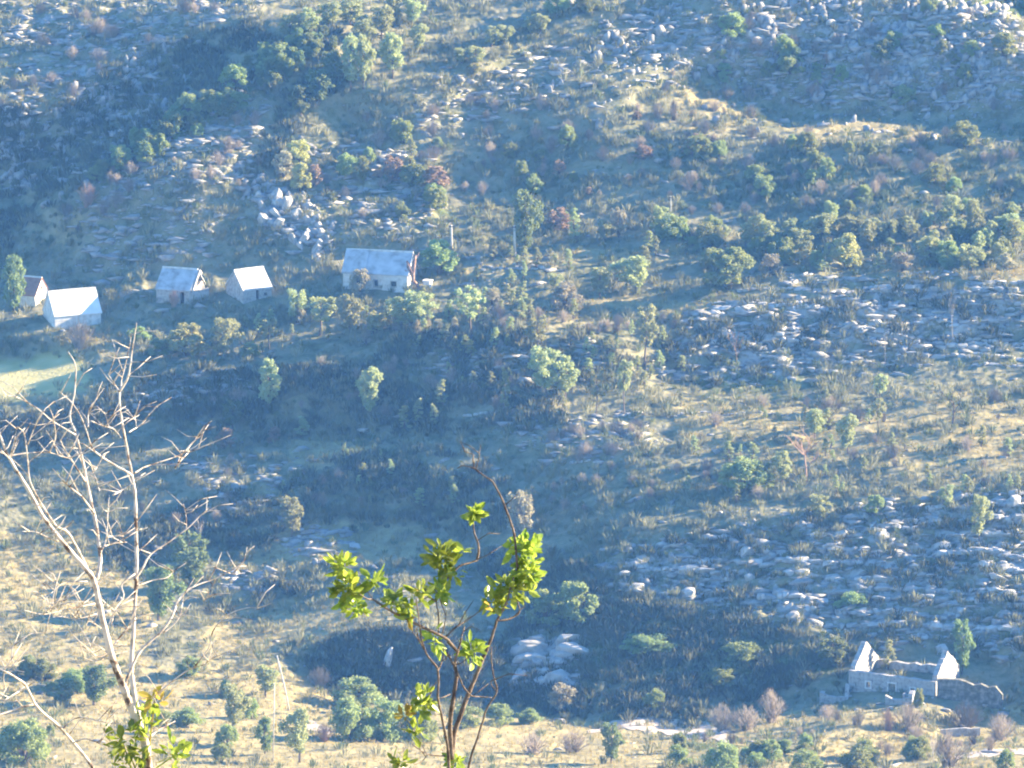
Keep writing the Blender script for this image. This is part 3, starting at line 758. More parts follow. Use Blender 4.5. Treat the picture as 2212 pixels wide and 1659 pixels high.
def tree_data(kind, seed):
    """crown + trunk meshes of a tree 5 m tall"""
    rng = np.random.default_rng(seed); H = 5.0
    cl = []; tr = MB()
    if kind in ('pine', 'dark', 'young', 'open'):
        hw = {'pine': 1.55, 'dark': 1.6, 'young': 0.95, 'open': 1.5}[kind]
        lean = rng.normal(size=2) * .25
        zs0 = {'pine': .22, 'dark': .15, 'young': .18, 'open': .42}[kind]
        n = {'pine': 26, 'dark': 30, 'young': 18, 'open': 15}[kind]
        axis = lambda z: np.array([lean[0] * (z / H) ** 2 + .12 * math.sin(z * 1.3 + seed), lean[1] * (z / H) ** 2, z])
        zs = np.linspace(-.6, H * .96, 8)
        tr.tube([axis(max(z, 0)) if z > 0 else np.array([0, 0, z]) for z in zs], [max(.13 * (1 - z / H), .015) for z in zs], 6)
        for i in range(n):
            f = zs0 + (0.97 - zs0) * ((i + .5) / n) ** .85
            prof = (math.sin(math.pi * min(1, (1 - f) / (1 - zs0) * .86 + .10)) ** .8)
            if kind == 'young': prof = max(.12, (1 - f) / (1 - zs0)) ** .8
            rad = hw * prof * rng.uniform(.35, .95)
            t = i * 2.4 + rng.uniform(-.6, .6)
            c = axis(f * H) + np.array([math.cos(t) * rad, math.sin(t) * rad, rng.uniform(-.1, .15)])
            s = hw * (.30 if kind != 'open' else .26) * rng.uniform(.7, 1.25)
            cl.append((c, np.array([s * 1.1, s * 1.1, s * .95]), int(75 * s / .45)))
            b0 = axis(max(.1, (f - .12)) * H)
            if rad > .3: tr.tube([b0, (b0 + c) / 2 + np.array([0, 0, .08]), c], [.035, .025, .012], 4, False)
        size, tuft, up = (.27 if kind != 'young' else .22), True, .55
    elif kind in ('round', 'lime', 'dry', 'rust', 'low'):
        hw = {'round': 2.0, 'lime': 2.2, 'dry': 2.0, 'rust': 1.6, 'low': 2.9}[kind]
        n = 34
        for i in range(n):
            z = rng.uniform(.10 if kind in ('low', 'lime', 'rust') else .2, .94); pr = math.sqrt(max(.04, 1 - (abs(z - .42) / .56) ** 2))
            t = i * 2.4 + rng.uniform(-.4, .4); rad = hw * pr * rng.uniform(.3, .9)
            c = np.array([math.cos(t) * rad, math.sin(t) * rad, z * H]); s = hw * .27 * rng.uniform(.7, 1.25)
            cl.append((c, np.array([s * 1.1, s * 1.1, s]), int((95 if kind not in ('dry', 'rust') else 60) * s / .5)))
            if i % 2 == 0: tr.tube([(0, 0, -.4), tuple(c * np.array([.3, .3, .45])), tuple(c)], [.07, .05, .015], 4, False)
        tr.tube([(0, 0, -.6), (.05, 0, .9), (0, .05, 2.2)], [.16, .12, .05], 6)
        size, tuft, up = .25, False, .1
    V = np.concatenate([leaves(rng, c, r, int(n * 1.15), size, up, tuft) for c, r, n in cl])
    return V, tr, hw

def bare_data(kind, seed):
    rnd = random.Random(seed); mb = MB()
    if kind == 'fan':
        for i in range(90):
            t = rnd.uniform(0, 2 * math.pi); sp = rnd.uniform(0, 1) ** .7
            base = Vector((rnd.uniform(-.35, .35), rnd.uniform(-.35, .35), -.2))
            e = Vector((math.cos(t) * sp * 1.5, math.sin(t) * sp * 1.5, (1.0 - .55 * sp * sp) * 2.0 * rnd.uniform(.75, 1.05)))
            m = base * .5 + e * .45 + Vector((0, 0, .12))
            mb.tube([base, m, e], [.022, .018, .007], 3, False)
            for k in range(2):
                q = m.lerp(e, rnd.uniform(.1, .7)); w = q + Vector((rnd.uniform(-.3, .3), rnd.uniform(-.3, .3), rnd.uniform(.25, .55)))
                mb.tube([q, w], [.012, .006], 3, False)
        return mb
    # bare tree 5 m tall
    def grow(p, d, L, r, dep):
        n = 4; pts = [p]; q = p.copy()
        for k in range(n):
            d = (d + Vector((rnd.uniform(-.18, .18), rnd.uniform(-.18, .18), .06))).normalized(); q = q + d * L / n; pts.append(q.copy())
        mb.tube(pts, [r * (1 - .5 * k / n) for k in range(n + 1)], 5 if dep == 0 else 3, False)
        if dep < 3:
            for k in range(5 if dep < 2 else 3):
                s = rnd.uniform(.35, 1.0); i = min(int(s * n), n - 1); b = pts[i].lerp(pts[i + 1], s * n - i)
                a = rnd.uniform(0, 6.28); nd = (d * .75 + Vector((math.cos(a), math.sin(a), .25)) * .75).normalized()
                grow(b, nd, L * rnd.uniform(.42, .62), r * .5, dep + 1)
    grow(Vector((0, 0, -.5)), Vector((.03, 0, 1)), 3.4, .10, 0)
    return mb

LIB = {}
def kind_meshes(kind, v):
    if (kind, v) in LIB: return LIB[(kind, v)]
    if kind in ('fan', 'fanrust'):
        me = bare_data('fan', 50 + v).mesh('twigs', M['twig' if kind == 'fan' else 'twig_rust'], fix=False); r = (None, me, 1.45, 2.05)
    elif kind in ('snag', 'snagpale', 'snagrust'):
        me = bare_data('snag', 90 + v).mesh('branches', M[{'snag': 'bark', 'snagpale': 'pale_bark', 'snagrust': 'twig_rust'}[kind]], fix=False)
        co = np.array([q.co for q in me.vertices]); r = (None, me, max(.8, float(np.percentile(abs(co[:, 0]), 97))), float(co[:, 2].max()))
    else:
        V, tr, hw = tree_data(kind, 11 + v * 7 + len(kind))
        m = {'young': 'pine', 'open': 'pine', 'low': 'round'}.get(kind, kind)
        cr = mesh_np('crown', V, quads=quads_of(V), mat=M[m])
        r = (cr, tr.mesh('trunk', M['bark'], fix=False), hw, 5.0)
    LIB[(kind, v)] = r
    return r
NAMES = {'pine': ('pine_tree', 'pine'), 'dark': ('pine_tree', 'pine'), 'young': ('young_pine', 'pine'), 'open': ('pine_tree', 'pine'), 'round': ('leafy_tree', 'tree'), 'lime': ('pale_shrub', 'shrub'),
         'dry': ('dry_tree', 'tree'), 'rust': ('rusty_shrub', 'shrub'), 'low': ('green_shrub', 'shrub'), 'fan': ('bare_shrub', 'shrub'), 'fanrust': ('rusty_shrub', 'shrub'), 'snag': ('bare_tree', 'tree'), 'snagpale': ('dead_tree', 'dead tree'), 'snagrust': ('dead_tree', 'dead tree')}
trnd = random.Random(5)
def plant(kind, X, by, ty, hw, label, group=None, v=None):
    p = G(X, by); s = 1 / ppm(p.y)
    Hm, Wm = (by - ty) * s * 1.02, hw * s
    v = trnd.randrange(4) if v is None else v
    cr, tr, bw, bh = kind_meshes(kind, v)
    sx = Wm / bw; sz = Hm / bh
    nm, cat = NAMES[kind]
    o = empty(nm, p, trnd.uniform(0, 6.28), (sx, sx, sz))
    tag(o, label, cat, group)
    if cr is None:
        link('branches' if kind.startswith('snag') else 'twigs', tr, o)
    else:
        link('crown', cr, o); link('trunk', tr, o)
    return o
# ------------------------------------------------------------------ every tree and shrub one can tell apart
UP = 'sunlit pines in the upper gully'
RB = 'pale pines on the right bench'
PL = [
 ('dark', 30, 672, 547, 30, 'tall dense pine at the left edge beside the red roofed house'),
 ('lime', 405, 772, 704, 52, 'rounded pale yellow shrub below the open gable house'),
 ('round', 345, 775, 735, 26, 'small dark green bush left of the rounded pale yellow shrub'), ('pine', 485, 772, 680, 36, 'pine with several stems right of the rounded pale yellow shrub'),
 ('round', 540, 768, 733, 22, 'low yellowish bush between two pines below the pale roofed house'), ('open', 580, 748, 682, 23, 'small open pine below the pale roofed house'),
 ('pine', 640, 692, 617, 23, 'slim pine between the pale roofed house and the long house'), ('open', 690, 715, 632, 38, 'loose pale pine left of the long house'),
 ('dry', 778, 642, 582, 26, 'grey green tree standing in front of the long house wall'), ('pine', 755, 712, 622, 30, 'pine below the left corner of the long house'),
 ('lime', 812, 710, 665, 25, 'small yellowish bush below the long house'), ('pine', 868, 706, 634, 36, 'broad pine below the right half of the long house'), ('pine', 908, 706, 624, 38, 'bright green pine below the right end of the long house'),
 ('round', 950, 597, 526, 43, 'round bright green tree at the right end of the long house'), ('dark', 1137, 556, 423, 34, 'tall dense pine beside the utility pole'),
 ('open', 1018, 728, 624, 36, 'tall loose pine below the two utility poles'), ('dry', 1064, 668, 619, 20, 'thin pale tree right of the tall loose pine'),
 ('young', 1130, 652, 600, 19, 'slim young pine below the tall dense pine'), ('dry', 1222, 668, 605, 36, 'dry grey beige bush on the sunny bench'), ('pine', 1200, 622, 588, 18, 'small pine behind the dry beige bush'),
 ('pine', 1295, 642, 574, 29, 'pine left of the broad pine on the sunny bench'), ('pine', 1372, 632, 554, 48, 'broad pine on the sunny bench'),
 ('round', 1575, 628, 537, 53, 'large rounded bright green tree on the right of the sunny bench'), ('dry', 1665, 602, 552, 26, 'pale thin bush right of the large rounded tree'),
 ('open', 1160, 785, 690, 28, 'faint open pine in the shaded slope under the sunny bench'), ('open', 1395, 795, 660, 32, 'thin trunked open pine below the sunny bench'),
 ('pine', 580, 892, 784, 30, 'tall grey green pine in the shaded hollow left of centre'), ('pine', 800, 894, 784, 29, 'tall grey green pine in the middle of the shaded hollow'),
 ('young', 955, 884, 821, 19, 'small bright pine right of the shaded hollow'), ('young', 1090, 906, 800, 16, 'slender pine with bare lower stem in the shaded slope'),
 ('pine', 1180, 868, 762, 38, 'tall bushy pine in the centre of the slope'), ('pine', 1222, 864, 775, 28, 'pine leaning on the tall bushy pine'),
 ('open', 1288, 895, 795, 20, 'spindly pine left of the straight slim pine'), ('open', 1347, 892, 768, 22, 'straight slim pine with bare trunk on the pale rocks'),
 ('young', 872, 934, 872, 18, 'small pine, leftmost of three at the hollow rim'), ('young', 905, 922, 862, 16, 'small pine, middle of three at the hollow rim'), ('young', 936, 928, 874, 13, 'small pine, rightmost of three at the hollow rim'),
 ('young', 652, 940, 893, 22, 'bushy young pine left of the dry grass patch'), ('dark', 502, 928, 868, 30, 'dark green pine in shade left of the rusty bush'),
 ('rust', 487, 964, 919, 24, 'rusty orange bush below the shaded hollow'), ('rust', 592, 952, 914, 18, 'small reddish bush between the hollow and the dry grass'),
 ('pine', 625, 86, 34, 28, 'pine, leftmost of the row along the gully top'), ('pine', 665, 82, 24, 26, 'second pine from the left along the gully top'), ('pine', 710, 66, 10, 28, 'third pine from the left along the gully top'),
 ('pine', 757, 205, 84, 25, 'tall sunlit pine in the lower gully group', UP), ('pine', 786, 195, 84, 22, 'tall sunlit pine in the lower gully group', UP), ('pine', 848, 168, 76, 34, 'broad sunlit pine above the lower gully group'),
 ('pine', 824, 88, 18, 30, 'sunlit pine in the upper gully cluster', UP), ('pine', 852, 52, -14, 24, 'sunlit pine in the upper gully cluster', UP), ('pine', 757, 56, 2, 32, 'sunlit pine in the upper gully cluster', UP), ('pine', 890, 52, -6, 26, 'sunlit pine in the upper gully cluster', UP), ('pine', 790, 100, 40, 26, 'sunlit pine in the upper gully cluster', UP),
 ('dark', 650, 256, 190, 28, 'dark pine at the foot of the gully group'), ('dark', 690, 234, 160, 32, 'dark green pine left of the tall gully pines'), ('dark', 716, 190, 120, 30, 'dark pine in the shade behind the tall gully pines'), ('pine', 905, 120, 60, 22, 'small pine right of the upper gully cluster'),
 ('pine', 998, 143, 109, 22, 'small pine in the sunny row right of the gully'), ('pine', 1030, 154, 114, 26, 'bushy pine in the sunny row right of the gully'), ('pine', 1063, 106, 64, 23, 'pine in the middle of the sunny upper row'), ('pine', 1092, 98, 58, 20, 'pine right of the middle in the sunny upper row'), ('pine', 1147, 84, 45, 16, 'small pine near the shadow edge of the upper hill'), ('pine', 1168, 80, 36, 21, 'pine at the shadow edge of the upper hill'), ('pine', 1023, 172, 143, 18, 'lowest small pine of the sunny upper row'),
 ('low', 1205, 36, 0, 30, 'green bush at the top edge of the photo above the shadow line'), ('low', 1270, 30, -4, 34, 'wide green bush at the top edge left of the shaded crag'),
 ('lime', 640, 345, 285, 32, 'yellowish tree top of the lone tree pair on the rocky spur'), ('lime', 648, 404, 340, 26, 'lower yellowish tree on the rocky spur'), ('dry', 612, 372, 315, 24, 'dry tree left of the yellowish tree on the spur'), ('rust', 682, 400, 350, 20, 'orange brown bush right of the yellowish trees'),
 ('young', 887, 372, 301, 17, 'small yellow green pine alone on the spur above the long house'), ('rust', 850, 395, 335, 24, 'rusty brown bush left of the lone spur pine'), ('rust', 940, 412, 362, 34, 'orange brown bush below the lone spur pine'),
 ('pine', 1725, 534, 488, 27, RB, RB), ('pine', 1776, 514, 455, 36, RB, RB), ('pine', 1842, 504, 458, 36, RB, RB), ('pine', 1885, 500, 466, 24, RB, RB), ('lime', 1828, 574, 500, 36, 'bright yellow green bush in front of the pale bench pines'),
 ('pine', 1920, 514, 468, 26, RB, RB), ('pine', 1962, 508, 461, 23, RB, RB), ('young', 2030, 484, 444, 16, 'slim pine standing above the right bench'), ('pine', 2062, 512, 464, 21, RB, RB), ('pine', 2112, 514, 468, 26, RB, RB), ('pine', 2172, 494, 453, 32, RB, RB), ('pine', 2008, 566, 504, 32, 'pale pine on the sandy strip right of the yellow bush'), ('pine', 1740, 565, 520, 24, 'pine at the left foot of the yellow bush'),
 ('young', 1780, 594, 568, 24, 'low pale bush under the bright yellow green bush'), ('young', 1897, 594, 549, 18, 'small pale pine on the lip of the shaded crag'), ('dry', 1948, 590, 545, 26, 'dry pale bush on the lip of the shaded crag'), ('pine', 2100, 585, 530, 30, 'pale pine on the right end of the sandy strip'), ('dry', 2170, 590, 545, 24, 'dry bush at the right edge of the sandy strip'),
 ('young', 1243, 534, 459, 20, 'slim pine right of the reddish bush'), ('rust', 1205, 494, 444, 30, 'reddish bush right of the tall dense pine'), ('pine', 1305, 532, 488, 24, 'small pine above the upper terrace'), ('dry', 1336, 522, 456, 22, 'dry upright tree above the upper terrace'), ('low', 1450, 528, 477, 40, 'wide low green bush above the upper terrace'), ('low', 1640, 545, 520, 30, 'low bush at the end of the upper terrace'),
 ('open', 1900, 880, 804, 22, 'top of the tall slender pine on the right slope'), ('open', 1896, 940, 862, 20, 'lower half of the slender pine pair on the right slope'), ('pine', 1760, 945, 881, 23, 'pale pine left of the slender pine pair'), ('pine', 1830, 975, 890, 25, 'pale pine between two others on the right grass slope'),
 ('low', 1610, 1046, 984, 62, 'wide low green shrub on the right grass slope'), ('pine', 1690, 1036, 968, 24, 'pine at the right end of the wide low shrub'), ('pine', 1772, 1116, 1058, 26, 'pine at the top of the shaded boulder slope'), ('round', 1890, 1120, 1074, 23, 'small round tree at the top of the shaded boulder slope'), ('pine', 2115, 1172, 1070, 24, 'tall pine among the boulders near the right edge'), ('pine', 2045, 1100, 1050, 18, 'small pine above the boulders near the right edge'),
 ('snag', 2055, 924, 832, 26, 'dark leafless tree on the yellow grass near the right edge'), ('snagrust', 1592, 800, 700, 20, 'reddish dead tree left of the shaded crag'), ('snagrust', 1742, 1040, 908, 26, 'tall pinkish leafless tree right of the wide low shrub'), ('snagpale', 2058, 745, 625, 9, 'very thin pale dead trunk before the shaded crag'), ('snagpale', 1912, 780, 700, 6, 'thin pale dead stem at the foot of the shaded crag'),
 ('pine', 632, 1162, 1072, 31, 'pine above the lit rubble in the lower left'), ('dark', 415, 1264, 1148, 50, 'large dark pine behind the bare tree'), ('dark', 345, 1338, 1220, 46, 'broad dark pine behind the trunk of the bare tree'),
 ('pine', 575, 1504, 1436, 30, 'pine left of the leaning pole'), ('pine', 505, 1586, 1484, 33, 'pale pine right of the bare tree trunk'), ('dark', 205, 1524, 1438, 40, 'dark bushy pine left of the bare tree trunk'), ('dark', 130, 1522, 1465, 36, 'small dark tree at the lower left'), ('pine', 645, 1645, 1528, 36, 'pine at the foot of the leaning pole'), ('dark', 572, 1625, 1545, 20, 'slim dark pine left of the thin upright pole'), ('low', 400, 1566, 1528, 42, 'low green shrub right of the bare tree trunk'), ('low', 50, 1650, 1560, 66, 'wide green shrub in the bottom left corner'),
 ('low', 772, 1526, 1464, 56, 'dark green shrub above the shrub bank at lower centre'), ('low', 757, 1604, 1514, 50, 'green shrub, left end of the shrub bank'), ('low', 830, 1602, 1514, 56, 'green shrub in the middle of the shrub bank'), ('low', 905, 1604, 1530, 46, 'green shrub, right end of the shrub bank'), ('low', 1005, 1574, 1524, 40, 'green shrub right of the sapling stems'), ('low', 1075, 1566, 1521, 36, 'low green shrub at the foot of the shaded hollow'), ('low', 1142, 1566, 1534, 30, 'small low shrub left of the grey green bush'),
 ('dry', 1215, 1540, 1473, 34, 'grey green bush with bare stems at the edge of the sunny road'), ('round', 1180, 1352, 1270, 45, 'left lobe of the green trees above the dark crag'), ('round', 1240, 1350, 1252, 48, 'rounded green tree above the dark crag'), ('low', 1415, 1536, 1494, 26, 'small bright bush at the foot of the shaded slope'),
 ('dark', 1322, 1648, 1559, 27, 'small dark pine on the yellow grass at the bottom'), ('low', 1560, 1672, 1604, 42, 'green bush at the bottom right, leftmost of three'), ('low', 1742, 1676, 1624, 42, 'green bush at the bottom right, middle of three'), ('low', 1852, 1680, 1618, 46, 'green bush at the bottom right, rightmost of three'),
 ('dry', 1125, 1154, 1050, 36, 'dry grey tree behind the arching twig of the sapling'), ('young', 1918, 1448, 1382, 20, 'small tree growing inside the roofless ruin'), ('dark', 2080, 1458, 1338, 26, 'tall dark tree behind the right gable of the ruin'), ('low', 1985, 1528, 1490, 12, 'little green bush by the front wall of the ruin'), ('dark', 1800, 1440, 1380, 40, 'dark bush in shade left of the roofless ruin'),
 ('low', 1600, 1430, 1395, 50, 'dark green bush in the shade left of the ruin'), ('low', 1840, 1310, 1275, 40, 'bright green bush on the boulder slope above the ruin'), ('low', 1400, 1400, 1370, 60, 'dark green bush on the shaded slope right of the crag'), ('low', 1560, 1480, 1445, 44, 'dark bush low in the shade left of the ruin'),
 ('fan', 1560, 1584, 1514, 44, 'bare pinkish shrub, left one of the pair by the road'), ('fan', 1612, 1580, 1520, 38, 'bare shrub in the middle of the group by the road'), ('fan', 1668, 1566, 1488, 42, 'bare tall shrub, right one of the group by the road'), ('fan', 2085, 1574, 1503, 58, 'large bare shrub in front of the long ruined wall'), ('fan', 1965, 1580, 1512, 44, 'bare shrub below the broken entrance wall'), ('fanrust', 1918, 1574, 1515, 26, 'reddish bare shrub below the doorway of the ruin'), ('fan', 2050, 1655, 1568, 56, 'bare shrub at the bottom right corner'), ('fan', 2160, 1600, 1535, 44, 'bare shrub at the right edge near the bottom'),
 ('fan', 1150, 1626, 1572, 50, 'dry reed like shrub on the yellow grass, left one'), ('fan', 1235, 1622, 1570, 50, 'dry reed like shrub on the yellow grass, right one'), ('fan', 690, 1490, 1440, 36, 'bare shrub left of the dark green shrub'), ('fanrust', 700, 1606, 1560, 26, 'rusty twiggy shrub left of the shrub bank'),
 ('snagpale', 2018, 1662, 1560, 10, 'thin pale crooked dead stem at the bottom right'), ('fanrust', 375, 668, 625, 16, 'rusty twigs in front of the open gable house'), ('fanrust', 1785, 135, 105, 9, 'tiny orange red bush on the upper shaded crag'),
 ('fanrust', 190, 450, 398, 30, 'orange brown bush on the spur left of the village'), ('snagpale', 1033, 1210, 1120, 14, 'dead stem standing on the dry hump'), ('snagpale', 430, 1180, 1115, 12, 'pale dead stem behind the bare tree'), ('fan', 170, 760, 690, 44, 'bare twiggy shrub under the white roofed house'), ('low', 300, 745, 712, 26, 'small green bush left of the rounded shrub group'),
]
for e in PL:
    k, X, by, ty, hw, lab = e[:6]
    grp = e[6] if len(e) > 6 else None
    if grp == RB: lab = 'pale sunlit pine in the crowded row on the right bench'
    plant(k, X, by, ty, hw, lab, grp)

# rusty hollow snag at the end of the long house
p = G(906, 622); o = empty('dead_tree', p); tag(o, 'burnt rusty brown dead tree against the right end of the long house', 'dead tree')
s = 1 / ppm(p.y)
def loc(X, Y, dy=0): return Vector(((X - 906) * s, dy, (622 - Y) * s))
mb = MB(); mb.tube([loc(908, 626), loc(900, 612), loc(892, 604, -.1), loc(891, 585, -.2), loc(894, 566, -.2), loc(898, 546, -.2)], [.16, .2, .22, .26, .24, .10], 8); link('trunk', mb.mesh('trunk', M['rust_wood'], True), o)
mb = MB(); mb.tube([loc(891, 590, -.2), loc(883, 572, -.4), loc(879, 558, -.4)], [.22, .26, .12], 7); mb.tube([loc(886, 580, -.3), loc(878, 582, -.4), loc(874, 578, -.4)], [.1, .08, .04], 5); mb.tube([loc(894, 560, -.2), loc(901, 550, -.1), loc(906, 540, 0)], [.1, .06, .03], 5)
link('limb', mb.mesh('limb', M['rust_wood'], True), o)

# ------------------------------------------------------------------ boulders
def boulder_mesh(seed, flat=.75, n=16):
    rng = np.random.default_rng(seed)
    P = rng.normal(size=(n, 3)); P /= np.linalg.norm(P, axis=1)[:, None]
    P = np.sign(P) * abs(P) ** .7; P *= rng.uniform(.8, 1.1, size=(n, 1)); P *= np.array([1, .8, flat])
    bm = bmesh.new()
    for q in P: bm.verts.new(q)
    r = bmesh.ops.convex_hull(bm, input=bm.verts)
    bmesh.ops.delete(bm, geom=[v for v in bm.verts if not v.link_faces], context='VERTS')
    bmesh.ops.bevel(bm, geom=list(bm.edges), offset=.06, segments=1, affect='EDGES', clamp_overlap=True)
    bmesh.ops.triangulate(bm, faces=bm.faces)
    me = bpy.data.meshes.new('boulder'); bm.to_mesh(me); bm.free()
    me.materials.append(M['rock'])
    return me
BM = [boulder_mesh(s) for s in range(8)]
rg = np.random.default_rng(77)
def in_poly_pts(poly, n, rows=None):
    xs = [a for a, _ in poly]; ys = [b for _, b in poly]; out = []
    while len(out) < n:
        X = rg.uniform(min(xs), max(xs), 400); Y = rg.uniform(min(ys), max(ys), 400)
        if rows: Y = np.round((Y - X * rows[1]) / rows[0]) * rows[0] + X * rows[1] + rg.normal(0, rows[2], 400)
        k = inpoly(X, Y, poly)
        out += list(zip(X[k], Y[k]))
    return out[:n]
BR = [
 ('grey boulder in the stepped rows on the shaded slope above the ruin', [(1290, 1190), (1500, 1160), (1750, 1100), (2205, 1060), (2205, 1440), (1850, 1380), (1500, 1320), (1330, 1290)], 105, (.55, 1.1), (1.0, .9, .8), (26, .03, 3.5)),
 ('long flat slab in the strata of the shaded crag at right', [(1480, 690), (1600, 668), (1880, 612), (2205, 620), (2205, 735), (1920, 780), (1720, 820), (1560, 830), (1440, 800)], 45, (.5, .95), (1.4, .8, .5), (15, .02, 2)),
 ('blue grey boulder high on the shaded crag at the top right', [(1480, 40), (2000, 10), (2205, 55), (2205, 190), (1700, 180), (1500, 120)], 20, (.6, 1.15), (1, .8, 1.0), None),
 ('tilted grey slab in the rock rib behind the village', [(535, 400), (600, 385), (640, 440), (715, 500), (700, 555), (600, 515), (560, 480)], 26, (.7, 1.3), (.6, .8, 1.25), None),
 ('sunlit pale boulder on the dry hump at lower left', [(600, 1185), (640, 1150), (770, 1140), (770, 1205), (640, 1225)], 14, (.4, .75), (1, .9, .75), None),
 ('sunlit pale boulder beside the large dark pine at lower left', [(480, 1245), (600, 1235), (610, 1280), (480, 1285)], 10, (.4, .7), (1, .9, .7), None),
 ('loose fallen wall stone lying around the roofless ruin', [(1760, 1500), (2180, 1500), (2180, 1540), (1780, 1540)], 18, (.2, .5), (1.1, .9, .7), None),
 ('big rounded block of the dark crag under the round green tree', [(1125, 1400), (1180, 1375), (1245, 1400), (1250, 1470), (1160, 1490), (1110, 1470)], 22, (.9, 1.8), (1, .8, .85), None),
]
for lab, poly, n, (s0, s1), sc, rows in BR:
    for X, Y in in_poly_pts(poly, n, rows):
        s = s0 + (s1 - s0) * rg.random() ** 2
        me = BM[rg.integers(8)]
        p = G(X, Y) + Vector((0, 0, s * sc[2] * .25))
        o = link('boulder', me, None, p, float(rg.uniform(-.5, .5)) + (math.pi if rg.random() < .5 else 0), (s * sc[0] * rg.uniform(.8, 1.25), s * sc[1], s * sc[2] * rg.uniform(.8, 1.2)))
        o.rotation_euler[1] = float(rg.normal(0, .12)) + (0.5 if 'tilted' in lab else 0)
        tag(o, lab, 'boulder', lab.replace('boulder', 'boulders').replace('slab', 'slabs', 1).replace('block', 'blocks', 1))
p = G(845, 1448); me = boulder_mesh(31, 1.0, 14)
o = link('boulder', me, None, p + Vector((0, 0, .9)), .4, (.85, .7, 1.35)); tag(o, 'pale pointed boulder alone in the shade left of the sapling', 'boulder')
for v in me.vertices:
    if v.co.z > 0: v.co.x *= 1 - .75 * v.co.z; v.co.y *= 1 - .75 * v.co.z
    else: v.co.x *= 1.1; v.co.y *= 1.1

# bedded limestone ledges along the contour: each a run of cracked blocks
def ledge(X0, Y0, Lpx, hpx, tilt, label, group, seed):
    r = random.Random(seed); p0 = G(X0, Y0); pm = ppm(p0.y); mb = MB(); x = 0.0; kx = 0
    while x < Lpx:
        w = hpx * r.uniform(.8, 2.6); h = hpx * r.uniform(.7, 1.15)
        q = G(X0 + x + w / 2, Y0 + tilt * (x + w / 2)) - p0
        me = BM[r.randrange(8)]; sx, sy, sz = w / pm * .56, h / pm * .9, h / pm * .62
        n = len(mb.v); a = r.uniform(-.25, .25); fl = r.choice((1, -1))
        for v in me.vertices:
            vx, vy = v.co.x * sx * fl, v.co.y * sy * fl
            mb.v.append((q.x + vx * math.cos(a) - vy * math.sin(a), q.y + vx * math.sin(a) + vy * math.cos(a), q.z + v.co.z * sz + h / pm * .12))
        mb.f += [tuple(i + n for i in t.vertices) for t in me.polygons]
        x += w * r.uniform(.70, .92)
    tag(link('rock_ledge', mb.mesh('rock_ledge', M['rock'], fix=False), None, p0), label, 'rock ledge', group)
lr = random.Random(8)
for Y0 in range(632, 800, 17):
    for X0 in range(1490 + int(abs(Y0 - 700) * .8), 2160, 175):
        if lr.random() < .8: ledge(X0 + lr.uniform(-50, 50), Y0 + lr.uniform(-8, 8) - (X0 - 1800) * .02, lr.uniform(110, 280), lr.uniform(9, 15), lr.uniform(-.02, .05), 'flat bedded limestone ledge in the shaded crag at right', 'limestone ledges of the right crag', lr.randrange(9999))
for k in range(58):
    X0, Y0 = in_poly_pts([(1300, 1215), (1500, 1180), (1750, 1120), (2150, 1080), (2150, 1430), (1850, 1380), (1500, 1310)], 1)[0]
    Y0 = round((Y0 - .03 * X0) / 26) * 26 + .03 * X0 + lr.uniform(-3, 3)
    ledge(X0, Y0, lr.uniform(90, 260), lr.uniform(11, 19), lr.uniform(0, .05), 'stepped limestone ledge on the boulder slope above the ruin', 'limestone ledges above the ruin', lr.randrange(9999))
for X0, Y0, Lp, h in ((1000, 905, 90, 8), (1130, 915, 120, 8), (1390, 800, 80, 12), (1440, 900, 100, 7), (1560, 905, 130, 7), (890, 790, 70, 8), (1300, 895, 100, 8), (400, 1010, 80, 9), (480, 1005, 60, 8), (1230, 1000, 70, 9), (1520, 1110, 90, 10), (1840, 1150, 80, 16), (1060, 588, 90, 7), (1150, 595, 60, 6), (300, 850, 110, 8), (420, 845, 120, 8)):
    ledge(X0, Y0, Lp, h, -.03, 'low limestone ledge cropping out of the scrub slope', 'limestone ledges in the middle slope', int(X0 + Y0))

banded = up(np.clip(raster([ROCK[9], ROCK[14]]), 0, 1))
# countless small rubble, one sheet of stones
def replicate(base_v, base_f, P, S, RZ, tilt=None):
    n = len(P); c, s = np.cos(RZ), np.sin(RZ)
    V = base_v[None] * S[:, None, :]
    X = V[..., 0] * c[:, None] - V[..., 1] * s[:, None]; Y = V[..., 0] * s[:, None] + V[..., 1] * c[:, None]
    Vw = np.stack([X, Y, V[..., 2]], -1) + P[:, None, :]
    F = base_f[None] + (np.arange(n) * len(base_v))[:, None, None]
    return Vw.reshape(-1, 3), F.reshape(-1, base_f.shape[1])
def scatter(n, w, seed, vmin=-60, vmax=1720):
    r = np.random.default_rng(seed); ox = []; oy = []
    got = 0
    while got < n:
        X = r.uniform(-180, 2390, n * 2); Y = r.uniform(vmin, vmax, n * 2)
        k = r.random(n * 2) < w(X, Y)
        ox.append(X[k]); oy.append(Y[k]); got += int(k.sum())
    return np.concatenate(ox)[:n], np.concatenate(oy)[:n], r
def lowhull(seed, n=9):
    me = boulder_mesh(seed, .8, n)
    bm = bmesh.new(); rng = np.random.default_rng(seed)
    P = rng.normal(size=(n, 3)); P /= np.linalg.norm(P, axis=1)[:, None]; P = P * np.array([1, .85, .75])
    for q in P: bm.verts.new(q)
    bmesh.ops.convex_hull(bm, input=bm.verts); bmesh.ops.triangulate(bm, faces=bm.faces)
    bm.verts.ensure_lookup_table(); bm.verts.index_update()
    v = np.array([q.co[:] for q in bm.verts]); f = np.array([[q.index for q in t.verts] for t in bm.faces]); bm.free()
    bpy.data.meshes.remove(me)
    return v, f
allv, allf, off = [], [], 0
